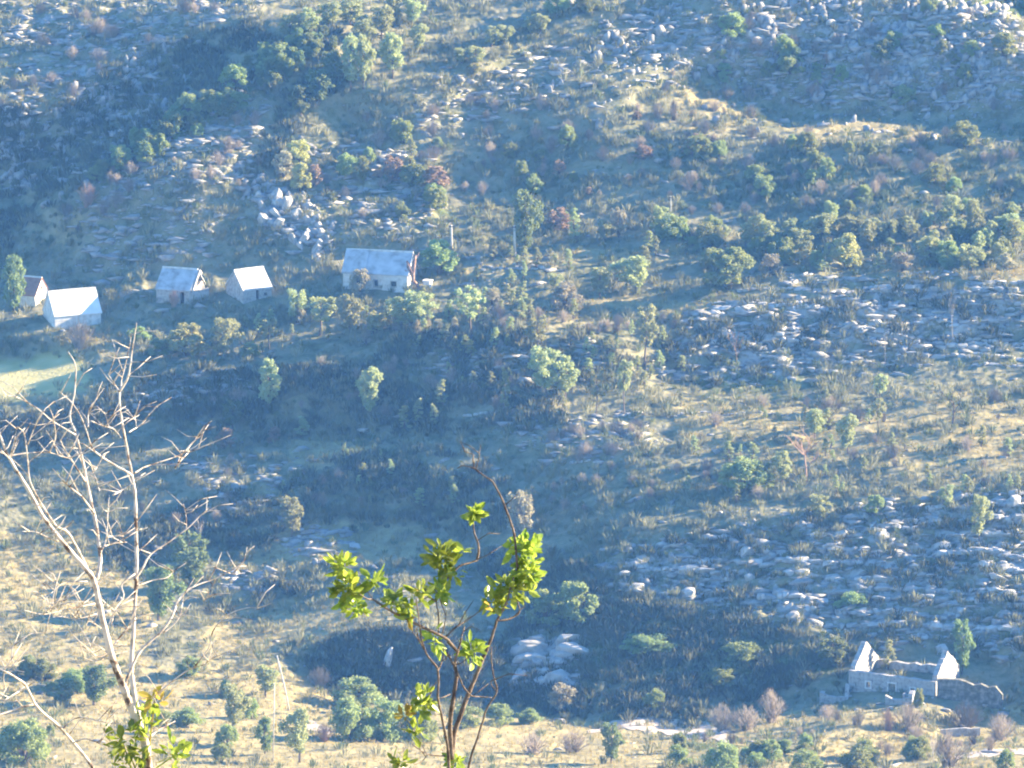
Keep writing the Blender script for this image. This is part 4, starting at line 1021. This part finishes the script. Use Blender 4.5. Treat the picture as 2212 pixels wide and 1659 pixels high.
for k in range(6):
    X, Y, r = scatter(1500, lambda X, Y: np.clip(mask(mr, X, Y) ** 1.5 * 1.1 * (1 - .6 * mask(banded, X, Y)) + .012, 0, 1) * (1 - mask(mpad, X, Y)) * (1 - mask(field, X, Y)), 200 + k)
    P = ground(X, Y); s = .16 + .7 * r.random(len(X)) ** 3
    bv, bf = lowhull(300 + k)
    S = np.stack([s * r.uniform(.9, 2.6, len(X)), s, s * r.uniform(.4, .8, len(X))], -1)
    P[:, 2] += s * .15
    V, F = replicate(bv, bf, P, S, r.uniform(-.7, .7, len(X)))
    allv.append(V); allf.append(F + off); off += len(V)
CRAG = up(blur(inpoly(GX, GY, [(1230, 110), (1320, 60), (1480, 5), (1990, 0), (2050, 20), (2260, 50), (2260, 190), (1900, 175), (1700, 165), (1560, 110), (1400, 130), (1250, 180)]).astype(float), 5)) + .8 * up(blur(inpoly(GX, GY, [(530, 395), (600, 380), (720, 500), (700, 560), (600, 520)]).astype(float), 1)) + .5 * up(blur(inpoly(GX, GY, [(0, 250), (350, 130), (420, 190), (200, 370), (0, 420)]).astype(float), 2))
for k in range(3):
    X, Y, r = scatter(750, lambda X, Y: mask(CRAG, X, Y) * np.clip(.45 + 1.6 * fbm(X / 45, Y / 30, 77, 3), 0, 1), 230 + k)
    P = ground(X, Y); s = .18 + .75 * r.random(len(X)) ** 3
    bv, bf = lowhull(320 + k, 11)
    V, F = replicate(bv, bf, P, np.stack([s * r.uniform(.5, 1.1, len(X)), s * .8, s * r.uniform(.9, 1.9, len(X))], -1), r.uniform(-.7, .7, len(X)))
    allv.append(V); allf.append(F + off); off += len(V)
tag(link('rubble', mesh_np('rubble', np.concatenate(allv), tris=np.concatenate(allf), mat=M['rock'])), kind='stuff')

# low scrub, grass tufts
def tufts(n, w, seed, blades, h0, h1, spread, bw, name, mat, tall=None):
    X, Y, r = scatter(n, w, seed); P = ground(X, Y)
    h = h0 + (h1 - h0) * r.random(n) ** 2
    P = np.repeat(P, blades, 0); h = np.repeat(h, blades)
    m = len(h); a = r.uniform(0, 6.283, m); rad = spread * h * r.random(m) ** .6
    b0 = P + np.stack([np.cos(a) * rad * .35, np.sin(a) * rad * .35, np.full(m, -.05)], -1)
    hh = h * r.uniform(.55, 1.05, m)
    tip = P + np.stack([np.cos(a) * rad, np.sin(a) * rad, hh * (1 - .35 * (rad / (spread * h + 1e-6)) ** 2)], -1)
    t = r.uniform(0, 6.283, m); w_ = (bw * h)[:, None] * np.stack([np.cos(t), np.sin(t), np.zeros(m)], -1)
    mid = b0 * .45 + tip * .55 + np.stack([np.zeros(m), np.zeros(m), .08 * h], -1)
    V = np.stack([b0, mid + w_, tip, mid - w_], 1).reshape(-1, 3)
    tag(link(name, mesh_np(name, V, quads=np.arange(len(V)).reshape(-1, 4), mat=mat)), kind='stuff')
nofield = lambda X, Y: (1 - .7 * mask(mpad, X, Y)) * (1 - mask(field, X, Y))
cl = lambda X, Y: np.clip(.5 + 1.3 * fbm(X / 60, Y / 26, 501, 3), 0.02, 1)
tufts(19000, lambda X, Y: (.15 + .75 * (1 - mask(md, X, Y))) * (1 - .6 * mask(mr, X, Y)) * nofield(X, Y) * cl(X, Y), 401, 26, .35, 1.5, .75, .035, 'scrub', M['scrub'])
hollow = np.maximum(up(np.clip(raster([SHADE[k] for k in (0, 2, 3, 9, 10, 11, 12)]), 0, 1)), .18 * banded)  # shade outlines: where the darkened scrub goes to deepen the shade
tufts(7500, lambda X, Y: mask(hollow, X, Y) * (1 - .55 * mask(mr, X, Y) * (1 - mask(banded, X, Y))) * nofield(X, Y) * cl(X - 700, Y), 404, 26, .5, 1.7, .8, .05, 'shade_scrub', M['shadescrub'])
tufts(6500, lambda X, Y: (.12 + .8 * mask(mg, X, Y)) * (1 - .5 * mask(mr, X, Y)) * nofield(X, Y) * cl(X + 900, Y), 402, 26, .3, 1.25, .75, .045, 'green_scrub', M['scrub2'])
tufts(15000, lambda X, Y: mask(md, X, Y) * nofield(X, Y), 403, 9, .2, .65, .5, .05, 'dry_grass', M['grass'])

# bare shrubs all over the slope: the ones that show, one by one
SR = [
 ('fan', 'bare brownish shrub among the sunlit rocks at the top left', [(0, 20), (560, 10), (500, 60), (160, 210), (0, 240)], 26),
 ('fan', 'bare brownish shrub on the rocky spur between the two gullies', [(60, 540), (200, 400), (500, 240), (620, 180), (540, 400), (330, 440), (140, 520)], 24),
 ('fan', 'bare shrub on the wide blue slope above the long house', [(620, 440), (760, 260), (1080, 190), (1250, 260), (1250, 420), (1050, 420), (800, 500)], 34),
 ('fan', 'pinkish bare shrub on the middle of the right upper slope', [(1250, 250), (1480, 140), (1640, 200), (1640, 460), (1280, 460)], 40),
 ('fan', 'bare shrub on the grassy upper right slope', [(1650, 290), (2205, 270), (2205, 450), (1650, 460)], 34),
 ('fan', 'bare thorny shrub on the lip of the sandy bench', [(940, 690), (1480, 680), (1500, 720), (950, 720)], 20),
 ('fan', 'bare shrub in the dark shaded hollow', [(350, 860), (850, 760), (1080, 750), (1150, 920), (450, 900)], 30),
 ('fan', 'bare shrub on the brown slope in the centre', [(1150, 940), (1480, 900), (1480, 1090), (1200, 1120)], 26),
 ('fan', 'bare shrub on the yellow grass slope at right', [(1480, 880), (2205, 850), (2205, 1040), (1480, 1080)], 34),
 ('fan', 'bare shrub in the shadowed dip at lower left', [(250, 960), (560, 1000), (860, 990), (900, 1120), (420, 1130), (240, 1120)], 24),
 ('dark', 'small dark green tree in the shaded gully band at upper left', [(200, 385), (330, 290), (520, 170), (640, 80), (735, 90), (720, 125), (580, 205), (420, 300), (250, 395)], 52),
 ('low', 'low green bush in the shaded gully band at upper left', [(180, 385), (330, 290), (520, 160), (640, 80), (735, 90), (720, 125), (580, 205), (420, 300), (230, 400)], 34),
 ('young', 'small feathery pale green tree in the belt below the village', [(450, 700), (620, 650), (930, 650), (1250, 640), (1250, 700), (930, 722), (640, 735), (460, 790)], 46),
 ('dry', 'pale grey green bush in the belt below the village', [(620, 690), (930, 680), (1300, 650), (1300, 715), (930, 740), (640, 740)], 14),
 ('young', 'small pale green tree on the middle slope right of centre', [(880, 740), (1480, 690), (1480, 880), (1000, 900)], 34),
 ('pine', 'pale green pine in the long belt on the upper right terrace', [(1420, 500), (1700, 480), (2205, 450), (2205, 575), (1900, 585), (1660, 590), (1420, 545)], 30),
 ('low', 'low pale green bush in the long belt on the upper right terrace', [(1420, 510), (1700, 490), (2205, 470), (2205, 585), (1900, 592), (1660, 600), (1420, 550)], 30),
 ('low', 'low pale green bush on the grassy upper right slope', [(1500, 320), (2205, 300), (2205, 450), (1500, 460)], 20),
 ('young', 'small feathery tree on the yellow grass slope at right', [(1480, 900), (2205, 860), (2205, 1070), (1480, 1080)], 36),
 ('low', 'small green bush on the slope above the long house', [(620, 440), (900, 250), (1250, 300), (1250, 500), (1000, 520), (760, 520)], 18),
 ('low', 'green bush on the dry grass at the bottom left', [(0, 1440), (600, 1450), (760, 1540), (720, 1650), (0, 1650)], 16),
 ('low', 'small green bush scattered along the bottom right edge', [(1420, 1600), (2205, 1610), (2205, 1659), (1420, 1659)], 16),
 ('young', 'small pale tree on the slope between the pole and the right terrace', [(1020, 560), (1420, 540), (1420, 640), (1020, 660)], 18),
 ('young', 'thin grey green young tree in the broken shade left of the sapling', [(430, 960), (900, 950), (1000, 1100), (560, 1120)], 16),
 ('fan', 'bare pale shrub on the dry grass below the ruin', [(1500, 1590), (1750, 1545), (2205, 1565), (2205, 1650), (1500, 1650)], 24),
 ('low', 'dull green bush among the rocks of the shaded crag at the top right', [(1450, 60), (1990, 20), (2205, 80), (2205, 240), (1700, 230), (1480, 160)], 22),
 ('fan', 'bare shrub among the rocks of the shaded crag at the top right', [(1450, 60), (1990, 20), (2205, 80), (2205, 240), (1700, 230), (1480, 160)], 26),
 ('rust', 'reddish brown bush scattered on the upper slope', [(640, 420), (900, 200), (1500, 180), (1620, 420), (1100, 430)], 8),
]
for k, lab, poly, n in SR:
    for X, Y in in_poly_pts(poly, n):
        hgt = rg.uniform(16, 40) * (1 if k in ('fan', 'rust') else 1.7 if k in ('pine', 'open') else 1.25)
        wd = hgt * (rg.uniform(.45, .75) if k in ('fan', 'low', 'rust') else rg.uniform(.26, .4))
        plant(k, X, Y + 4, Y + 4 - hgt, wd, lab, lab.replace(' shrub ', ' shrubs ').replace(' bush ', ' bushes '), v=int(rg.integers(4)))
# ------------------------------------------------------------------ the two near trees, about 40 m from the camera
ND = 40.0
def near_pt(X, Y, d=ND):
    rx, rz = ray(X, Y)
    return Vector((float(rx) * d, d, CAMZ + float(rz) * d))
NPM = ppm(ND)
def near_ground(x, y):
    i = np.argmin((PX - x) ** 2 + (PY - y) ** 2)
    return float(PZ.ravel()[i])
frnd = random.Random(12)
def smooth_path(pts, n=5):
    out = []
    P = [pts[0]] + list(pts) + [pts[-1]]
    for i in range(1, len(P) - 2):
        for k in range(n):
            t = k / n
            a, b, c, d = P[i - 1], P[i], P[i + 1], P[i + 2]
            out.append(tuple(.5 * (2 * b[j] + (c[j] - a[j]) * t + (2 * a[j] - 5 * b[j] + 4 * c[j] - d[j]) * t * t + (3 * b[j] - a[j] - 3 * c[j] + d[j]) * t ** 3) for j in range(len(b))))
    out.append(tuple(pts[-1]))
    return out
def limb(mb, pts, w0, w1, d0, drift, twigs=0, root=None, sides=8, knob=.10):
    """pts in picture places, widths in picture units, d0 depth, drift of depth along it"""
    sp = smooth_path([(x, y) for x, y in pts], 5); n = len(sp)
    ph = frnd.uniform(0, 6)
    q = []; r = []
    for i, (x, y) in enumerate(sp):
        t = i / (n - 1)
        d = d0 + drift * t + .02 * math.sin(t * 7 + ph) * (t * (1 - t) * 4)
        jx = frnd.uniform(-.6, .6) if 0 < i < n - 1 else 0
        q.append(near_pt(x + jx, y, d)); r.append((w0 + (w1 * .7 - w0) * t) / NPM / 2 * (1 + frnd.uniform(-knob, knob)))
    if root is not None: q = [root] + q; r = [r[0] * 1.25] + r
    mb.tube(q, r, sides)
    for k in range(twigs):
        i = frnd.randrange(int(n * .25), n - 1); b = q[i]; L = frnd.uniform(.05, .22)
        a = frnd.uniform(-1.3, 1.3) + (math.pi if frnd.random() < .4 else 0)
        e = b + Vector((math.cos(a) * L, frnd.uniform(-.1, .1), abs(math.sin(a)) * L * .8 + .02)); m = b.lerp(e, .5) + Vector((0, 0, frnd.uniform(-.02, .03)))
        mb.tube([b, m, e], [max(r[i] * .35, .003), .0028, .0012], 4)
    return q

def leaf_cluster(mb, C, rx, rz, n, L, rnd, ry=None, star=False):
    """n pointed, folded leaves about a centre, sitting on short twigs"""
    ry = ry or (rx + rz) / 2
    for k in range(n):
        d = Vector((rnd.gauss(0, 1), rnd.gauss(0, 1), rnd.gauss(0, 1))).normalized()
        rr = rnd.random() ** .6 * (0.35 if star else 1)
        p = C + Vector((d.x * rx * rr, d.y * ry * rr, d.z * rz * rr))
        ax = (d * (1.2 if star else .6) + Vector((rnd.gauss(0, .5), rnd.gauss(0, .5), rnd.gauss(.1, .5)))).normalized()
        sd = ax.cross(Vector((rnd.gauss(0, 1), rnd.gauss(0, 1), rnd.gauss(0, 1)))).normalized(); nm = ax.cross(sd)
        l = L * rnd.uniform(.45, 1.25); w = l * rnd.uniform(.19, .28); f = rnd.uniform(.02, .1) * l; cu = rnd.uniform(-.14, .14) * l
        st = p - ax * l * .12
        vs = [st, p + ax * l * .22 + sd * w * .75 + nm * f, p + ax * l * .55 + sd * w + nm * (f + cu * .5), p + ax * l * .85 + sd * w * .5 + nm * (f * .5 + cu), p + ax * l + nm * cu * 1.3,
              p + ax * l * .85 - sd * w * .5 + nm * (f * .5 + cu), p + ax * l * .55 - sd * w + nm * (f + cu * .5), p + ax * l * .22 - sd * w * .75 + nm * f,
              p + ax * l * .22, p + ax * l * .55 + nm * cu * .5, p + ax * l * .85 + nm * cu]
        mb.add(vs, [(0, 8, 1), (1, 8, 9, 2), (2, 9, 10, 3), (3, 10, 4), (0, 7, 8), (7, 6, 9, 8), (6, 5, 10, 9), (5, 4, 10)])

# ---- bare tree, left
bt = empty('bare_tree', near_pt(318, 1900)); 
gz = near_ground(bt.location.x, ND); bt.location.z = gz
tag(bt, 'tall leafless pale barked tree with forked trunks in the left foreground', 'tree')
def put(name, mb, mat, root, smooth=True):
    me = mb.mesh(name, mat, smooth, fix=False)
    me.transform(Matrix.Translation(-root.location)); me.update()
    o = link(name, me, root)
    return o
base = Vector((bt.location.x + .02, ND, gz - .3))
mb = MB()
limb(mb, [(322, 1720), (318, 1640), (311, 1595), (292, 1551), (279, 1519), (264, 1479), (244, 1426), (233, 1383), (218, 1323), (204, 1259), (190, 1234), (147, 1185), (113, 1143), (87, 1106), (58, 1052), (21, 992), (3, 950), (-12, 900)], 21, 6, ND, -.5, 5, base, 10)
put('trunk', mb, M['birch'], bt)
mb = MB()
limb(mb, [(311, 1600), (300, 1545), (291, 1506), (284, 1456), (284, 1430), (287, 1373), (291, 1306), (295, 1239), (294, 1166), (293, 1106), (290, 1052), (283, 1019), (268, 936), (259, 886), (258, 846)], 13, 7, ND + .05, .35, 6, None, 8)
put('trunk', mb, M['birch'], bt)
mb = MB()
limb(mb, [(204, 1259), (213, 1236), (217, 1206), (213, 1170), (204, 1116), (191, 1059), (178, 992), (164, 939), (151, 899), (160, 852), (163, 790), (147, 760)], 11, 3, ND - .15, .3, 5)
put('trunk', mb, M['birch'], bt)
B = [
 ([(258, 846), (277, 812), (285, 759), (295, 697)], 8, 3, .38, 0), ([(258, 846), (245, 826), (233, 808)], 5, 3, .38, .1), ([(262, 835), (264, 815), (279, 752), (283, 720)], 4, 2, .4, .2),
 ([(197, 1239), (177, 1205), (146, 1150), (117, 1131), (70, 1052), (60, 999), (53, 939), (37, 922)], 9, 3, -.1, -.4), ([(60, 960), (70, 935), (80, 910)], 4, 2, -.4, -.1),
 ([(217, 1193), (229, 1166), (233, 1106), (236, 1070)], 5, 2, -.1, .2), ([(226, 1180), (245, 1174), (274, 1171)], 4, 2, -.1, .2), ([(230, 1160), (252, 1158), (268, 1158)], 3, 1.6, -.05, .1),
 ([(291, 1253), (307, 1229), (327, 1196), (367, 1169), (407, 1139), (430, 1116), (444, 1104), (447, 1079)], 6, 2.5, .2, .3), ([(402, 1142), (402, 1115), (396, 1088)], 3.5, 2, .4, .1),
 ([(295, 1266), (333, 1253), (360, 1248), (376, 1232)], 5, 2.5, .2, .2), ([(291, 1240), (263, 1262), (267, 1289), (247, 1319), (234, 1353)], 5.5, 3, .2, -.2), ([(246, 1393), (266, 1368), (284, 1346)], 6, 4, 0, .15),
 ([(268, 1484), (290, 1429), (310, 1399), (353, 1359), (374, 1326), (384, 1299), (404, 1276), (430, 1262), (467, 1249), (520, 1219), (530, 1200), (534, 1182)], 9, 2, 0, .5), ([(352, 1368), (385, 1338), (394, 1305), (396, 1285)], 4, 2, .25, .2),
 ([(467, 1249), (455, 1275), (440, 1300)], 2.5, 1.5, .4, .1), ([(490, 1236), (505, 1240), (525, 1238)], 2.5, 1.5, .4, .1),
 ([(309, 1538), (327, 1510), (347, 1492), (393, 1456), (420, 1442), (447, 1435)], 7, 3, 0, -.3), ([(420, 1441), (440, 1415), (453, 1395), (460, 1363), (490, 1329), (533, 1313), (558, 1314)], 5, 2.2, -.25, -.3), ([(440, 1437), (455, 1425), (470, 1415)], 3, 1.8, -.3, -.1),
 ([(325, 1590), (350, 1573), (378, 1558)], 6, 4, 0, .2),
 ([(127, 1169), (100, 1160), (77, 1149), (48, 1148)], 5, 2, -.3, -.2), ([(209, 1303), (175, 1310), (133, 1319), (93, 1327), (53, 1318)], 5, 2, -.1, -.4), ([(208, 1326), (185, 1333), (160, 1337), (135, 1332), (112, 1333)], 4, 1.8, -.1, -.2),
 ([(188, 1256), (140, 1259), (113, 1279), (91, 1303)], 3.5, 1.6, -.1, -.3), ([(130, 1235), (121, 1262), (113, 1300), (106, 1335), (97, 1369)], 4, 3, -.35, -.1), ([(204, 1284), (185, 1300), (168, 1310)], 3, 1.6, -.1, -.1), ([(112, 1302), (128, 1300), (140, 1298)], 2.5, 1.5, -.35, .1),
 ([(228, 1363), (210, 1352), (192, 1342), (186, 1356)], 3, 1.4, 0, -.2), ([(234, 1410), (213, 1419), (195, 1405), (180, 1392)], 4, 1.8, 0, -.25), ([(232, 1420), (205, 1428), (180, 1420)], 3, 1.5, 0, -.2), ([(240, 1350), (244, 1330), (236, 1312)], 3, 1.6, 0, .1),
 ([(27, 1433), (27, 1399), (45, 1383), (67, 1369), (98, 1367)], 4, 2, -.5, .1), ([(163, 939), (113, 909), (80, 882), (33, 857), (8, 856)], 4, 1.8, -.1, -.3),
 ([(283, 1026), (277, 1021), (240, 1000), (213, 982), (197, 962), (180, 912), (157, 872), (127, 845)], 7, 3, .15, -.2), ([(190, 922), (192, 886), (210, 860)], 4.5, 2.5, 0, .1), ([(196, 909), (225, 921), (245, 926), (262, 946)], 4, 2, 0, .2), ([(236, 924), (230, 905), (226, 890)], 3, 1.8, .05, .1),
 ([(185, 1040), (165, 1010), (150, 986), (137, 965), (130, 950)], 6, 3, 0, -.2), ([(23, 984), (65, 978), (107, 978), (130, 985), (150, 990)], 4.5, 3, -.4, .2), ([(107, 977), (120, 942), (113, 896), (99, 868)], 4.5, 2.2, -.3, -.1), ([(21, 988), (30, 955), (37, 922)], 3.5, 2, -.4, -.1),
 ([(278, 934), (297, 922), (314, 908)], 4, 2.5, .2, .2), ([(295, 922), (293, 908), (290, 896)], 2.5, 1.5, .25, .05), ([(291, 1022), (310, 1010), (333, 1002), (390, 982), (412, 962), (428, 941)], 5, 2.2, .2, .4), ([(378, 1010), (395, 990), (412, 975), (451, 960)], 4, 2.5, .4, .2), ([(380, 1010), (390, 985), (400, 975)], 3, 2, .4, .1),
 ([(204, 1110), (177, 1073), (150, 1052), (113, 1012)], 6, 3.5, -.05, -.2), ([(196, 1024), (206, 1014), (212, 1006)], 3, 2, 0, .05), ([(243, 1070), (265, 1058), (288, 1044)], 5, 3.5, .1, .1), ([(215, 1060), (208, 1035), (200, 1018)], 3, 1.6, .1, .1),
 ([(20, 990), (-5, 965), (-20, 940)], 4, 2, -.5, -.1),
]
for k, (pts, w0, w1, d, dr) in enumerate(B):
    mb = MB(); limb(mb, pts, w0 * .8, w1 * .8, ND + d, dr, 5 if k % 2 else 4, None, 6)
    put('branch', mb, M['birch'], bt)
for C, rx, rz, n, mt in (((334, 1512), 26, 20, 16, 'fgyellow'), ((313, 1556), 32, 34, 34, 'fgleaf'), ((266, 1606), 36, 38, 44, 'fgleaf'), ((285, 1642), 40, 26, 34, 'fgleaf'), ((376, 1632), 26, 40, 30, 'fgleaf')):
    mb = MB(); leaf_cluster(mb, near_pt(*C, ND - .12), rx / NPM, rz / NPM, n, .075, frnd)
    mb.tube([near_pt(C[0] * .5 + 150, 1659, ND), near_pt(*C, ND - .12)], [.006, .003], 5)
    put('leaf_cluster', mb, M[mt], bt, False)

# ---- second, thinner leaning tree in the corner
st = empty('leaning_tree', near_pt(235, 1900, ND - 1.0)); gz2 = near_ground(st.location.x, ND - 1.0); st.location.z = gz2
tag(st, 'thin pale leaning bare tree in the bottom left corner', 'tree')
mb = MB()
limb(mb, [(225, 1720), (198, 1655), (160, 1606), (127, 1569), (80, 1527), (57, 1483), (33, 1463), (0, 1445), (-30, 1435)], 9, 4, ND - 1.0, -.4, 4, Vector((st.location.x, ND - 1.0, gz2 - .3)), 8)
put('trunk', mb, M['birch'], st)
for pts, w0, w1 in (([(77, 1521), (50, 1527), (0, 1544), (-20, 1552)], 7, 3), ([(135, 1575), (150, 1560), (175, 1550), (235, 1562), (262, 1563)], 4, 2), ([(228, 1562), (234, 1545), (240, 1532)], 3, 1.6), ([(55, 1483), (30, 1500), (5, 1515)], 4, 2), ([(12, 1490), (8, 1465), (12, 1440)], 3, 1.6), ([(158, 1605), (185, 1596), (215, 1606), (232, 1618)], 4, 2)):
    mb = MB(); limb(mb, pts, w0, w1, ND - 1.1, -.2, 3, None, 6); put('branch', mb, M['birch'], st)

# ---- leafy sapling, centre
sp_ = empty('sapling', near_pt(972, 1900)); gz3 = near_ground(sp_.location.x, ND); sp_.location.z = gz3
tag(sp_, 'young tree with several thin stems and glossy green leaf tufts in the centre foreground', 'tree')
rb = Vector((sp_.location.x, ND, gz3 - .3))
S = [
 ([(972, 1720), (974, 1650), (980, 1592), (1002, 1524), (1017, 1487), (1040, 1431), (1060, 1382), (1073, 1341)], 15, 8, 0, .15, rb, 'trunk'),
 ([(974, 1715), (970, 1656), (967, 1614), (953, 1543), (946, 1506), (946, 1449), (930, 1425), (916, 1401), (908, 1359), (899, 1292)], 8, 4, -.05, -.15, rb + Vector((-.05, 0, 0)), 'trunk'),
 ([(976, 1640), (972, 1562), (980, 1506), (986, 1461), (983, 1442), (984, 1425), (989, 1408)], 12, 8, 0, .05, None, 'branch'),
 ([(983, 1440), (965, 1410), (953, 1386)], 6, 4, 0, .1, None, 'branch'),
 ([(989, 1408), (975, 1392), (961, 1378), (923, 1359), (878, 1337), (841, 1318), (807, 1296), (792, 1293), (765, 1275)], 8, 4, .05, -.3, None, 'branch'),
 ([(961, 1378), (983, 1356), (1002, 1344), (1028, 1326), (1050, 1310)], 5, 3, .05, .2, None, 'branch'), ([(989, 1408), (998, 1374), (1003, 1354)], 5, 4, .05, .1, None, 'branch'),
 ([(947, 1367), (948, 1333), (942, 1299), (945, 1280)], 4, 2.5, 0, .1, None, 'branch'), ([(956, 1368), (962, 1340), (963, 1325)], 3, 2, 0, .1, None, 'branch'),
 ([(908, 1300), (916, 1277), (940, 1262), (968, 1247), (991, 1224), (1017, 1215), (1030, 1211)], 6, 5, .1, .2, None, 'branch'), ([(1030, 1212), (1034, 1179), (1025, 1153), (1023, 1128), (1026, 1110)], 6, 3, .3, .05, None, 'branch'), ([(942, 1299), (925, 1290), (908, 1300)], 4, 4, .08, .02, None, 'branch'),
 ([(1073, 1341), (1088, 1314), (1098, 1290), (1105, 1260), (1120, 1220)], 6, 3, .15, 0, None, 'branch'), ([(1073, 1341), (1100, 1337), (1122, 1322), (1118, 1299), (1114, 1280)], 5, 3, .15, .1, None, 'branch'),
 ([(1013, 1700), (1013, 1652), (1036, 1581), (1051, 1532), (1073, 1494), (1066, 1461), (1062, 1430), (1062, 1397)], 6, 3.5, .2, .1, rb + Vector((.1, .1, 0)), 'branch'), ([(998, 1479), (1017, 1502), (1040, 1505), (1062, 1507)], 4, 2.5, 0, .15, None, 'branch'), ([(1073, 1494), (1062, 1480), (1060, 1470)], 3, 2, .25, 0, None, 'branch'),
 ([(946, 1449), (957, 1423), (959, 1397)], 4, 3, -.1, .1, None, 'branch'), ([(916, 1401), (904, 1380), (899, 1356)], 4, 2.5, -.1, -.1, None, 'branch'), ([(998, 1478), (985, 1440), (1000, 1430), (1018, 1415)], 4, 2.5, 0, .1, None, 'branch'),
 ([(961, 1633), (940, 1632), (923, 1629), (910, 1622), (890, 1608)], 4, 2, 0, -.2, None, 'branch'), ([(923, 1629), (912, 1645), (895, 1652)], 3, 2, -.1, -.1, None, 'branch'), ([(972, 1500), (955, 1507), (940, 1512), (920, 1520)], 3, 2, -.05, -.1, None, 'branch'),
 ([(1118, 1230), (1111, 1157), (1096, 1108), (1081, 1071), (1064, 1041), (1047, 1029), (1024, 1012), (1000, 1006), (988, 1012)], 6, 3, .15, .1, None, 'branch'), ([(1025, 1013), (1022, 990), (1022, 982), (1012, 978), (1004, 975)], 3.5, 2, .25, 0, None, 'branch'), ([(1028, 1014), (1035, 985), (1038, 960)], 2.5, 2, .25, 0, None, 'branch'),
]
for pts, w0, w1, d, dr, root, nm in S:
    mb = MB(); limb(mb, pts, w0, w1, ND + d, dr, 0 if root is not None else 1, root, 8)
    put(nm, mb, M['stem'], sp_)
CL = [(1026, 1108, 26, 26, 26, .2, 1), (953, 1207, 38, 42, 60, .2, 0), (975, 1240, 30, 22, 18, .15, 0), (1000, 1192, 12, 14, 6, .2, 0), (1130, 1187, 45, 28, 52, .2, 0), (1138, 1230, 34, 38, 60, .2, 0), (1111, 1270, 52, 36, 62, .2, 0), (1064, 1300, 38, 24, 30, .2, 0),
      (740, 1224, 28, 30, 34, -.2, 0), (748, 1268, 32, 32, 44, -.25, 0), (763, 1310, 32, 26, 36, -.25, 0), (811, 1258, 24, 22, 22, -.2, 0), (855, 1300, 26, 22, 26, -.15, 0), (884, 1314, 22, 22, 22, -.1, 0), (908, 1281, 18, 20, 14, -.1, 0), (952, 1278, 20, 26, 22, .1, 0), (938, 1380, 15, 30, 16, 0, 0),
      (1021, 1408, 30, 34, 40, .1, 0), (912, 1515, 30, 42, 34, -.15, 0), (878, 1545, 18, 18, 10, -.2, 0), (897, 1582, 18, 20, 14, -.2, 0), (863, 1645, 20, 16, 14, -.2, 0), (985, 1645, 22, 18, 16, 0, 0)]
for k, (X, Y, rx, rz, n, d, stt) in enumerate(CL):
    mb = MB(); leaf_cluster(mb, near_pt(X, Y, ND + d), rx * .85 / NPM, rz * .85 / NPM, int(n * 1.6), .070, frnd, star=bool(stt))
    put('leaf_cluster', mb, M['fgyellow'] if k in (18 + 1,) else M['fgleaf'], sp_, False)
for X, Y in ((912, 1293), (1058, 1312), (880, 1337)):
    mb = MB(); leaf_cluster(mb, near_pt(X, Y, ND - .1), 5 / NPM, 5 / NPM, 3, .06, frnd); put('yellow_leaf', mb, M['fgyellow'], sp_, False)
# ------------------------------------------------------------------ the blue air over the valley
def build_haze():
    x0, x1 = float(PX.min()) - 5, float(PX.max()) + 5
    y0, y1 = float(PY.min()) - 5, float(PY.max()) + 5
    z0, z1 = float(PZ.min()) - 1.0, max(CAMZ + 3.0, float(PZ.max()) + 3)
    mb = MB(); mb.box(x0, x1, y0, y1, z0, z1)
    m = bpy.data.materials.new('blue_air'); m.use_nodes = True
    nt = m.node_tree; nt.nodes.remove(nt.nodes['Principled BSDF'])
    v = nt.nodes.new('ShaderNodeVolumePrincipled')
    v.inputs['Color'].default_value = (*HAZE_C, 1)
    v.inputs['Absorption Color'].default_value = (1, 1, 1, 1)
    v.inputs['Density'].default_value = HAZE_D
    v.inputs['Anisotropy'].default_value = 0.0
    nt.links.new(v.outputs[0], nt.nodes['Material Output'].inputs['Volume'])
    tag(link('haze', mb.mesh('haze', m)), kind='stuff')
    print('haze box', x0, x1, y0, y1, z0, z1)
build_haze()
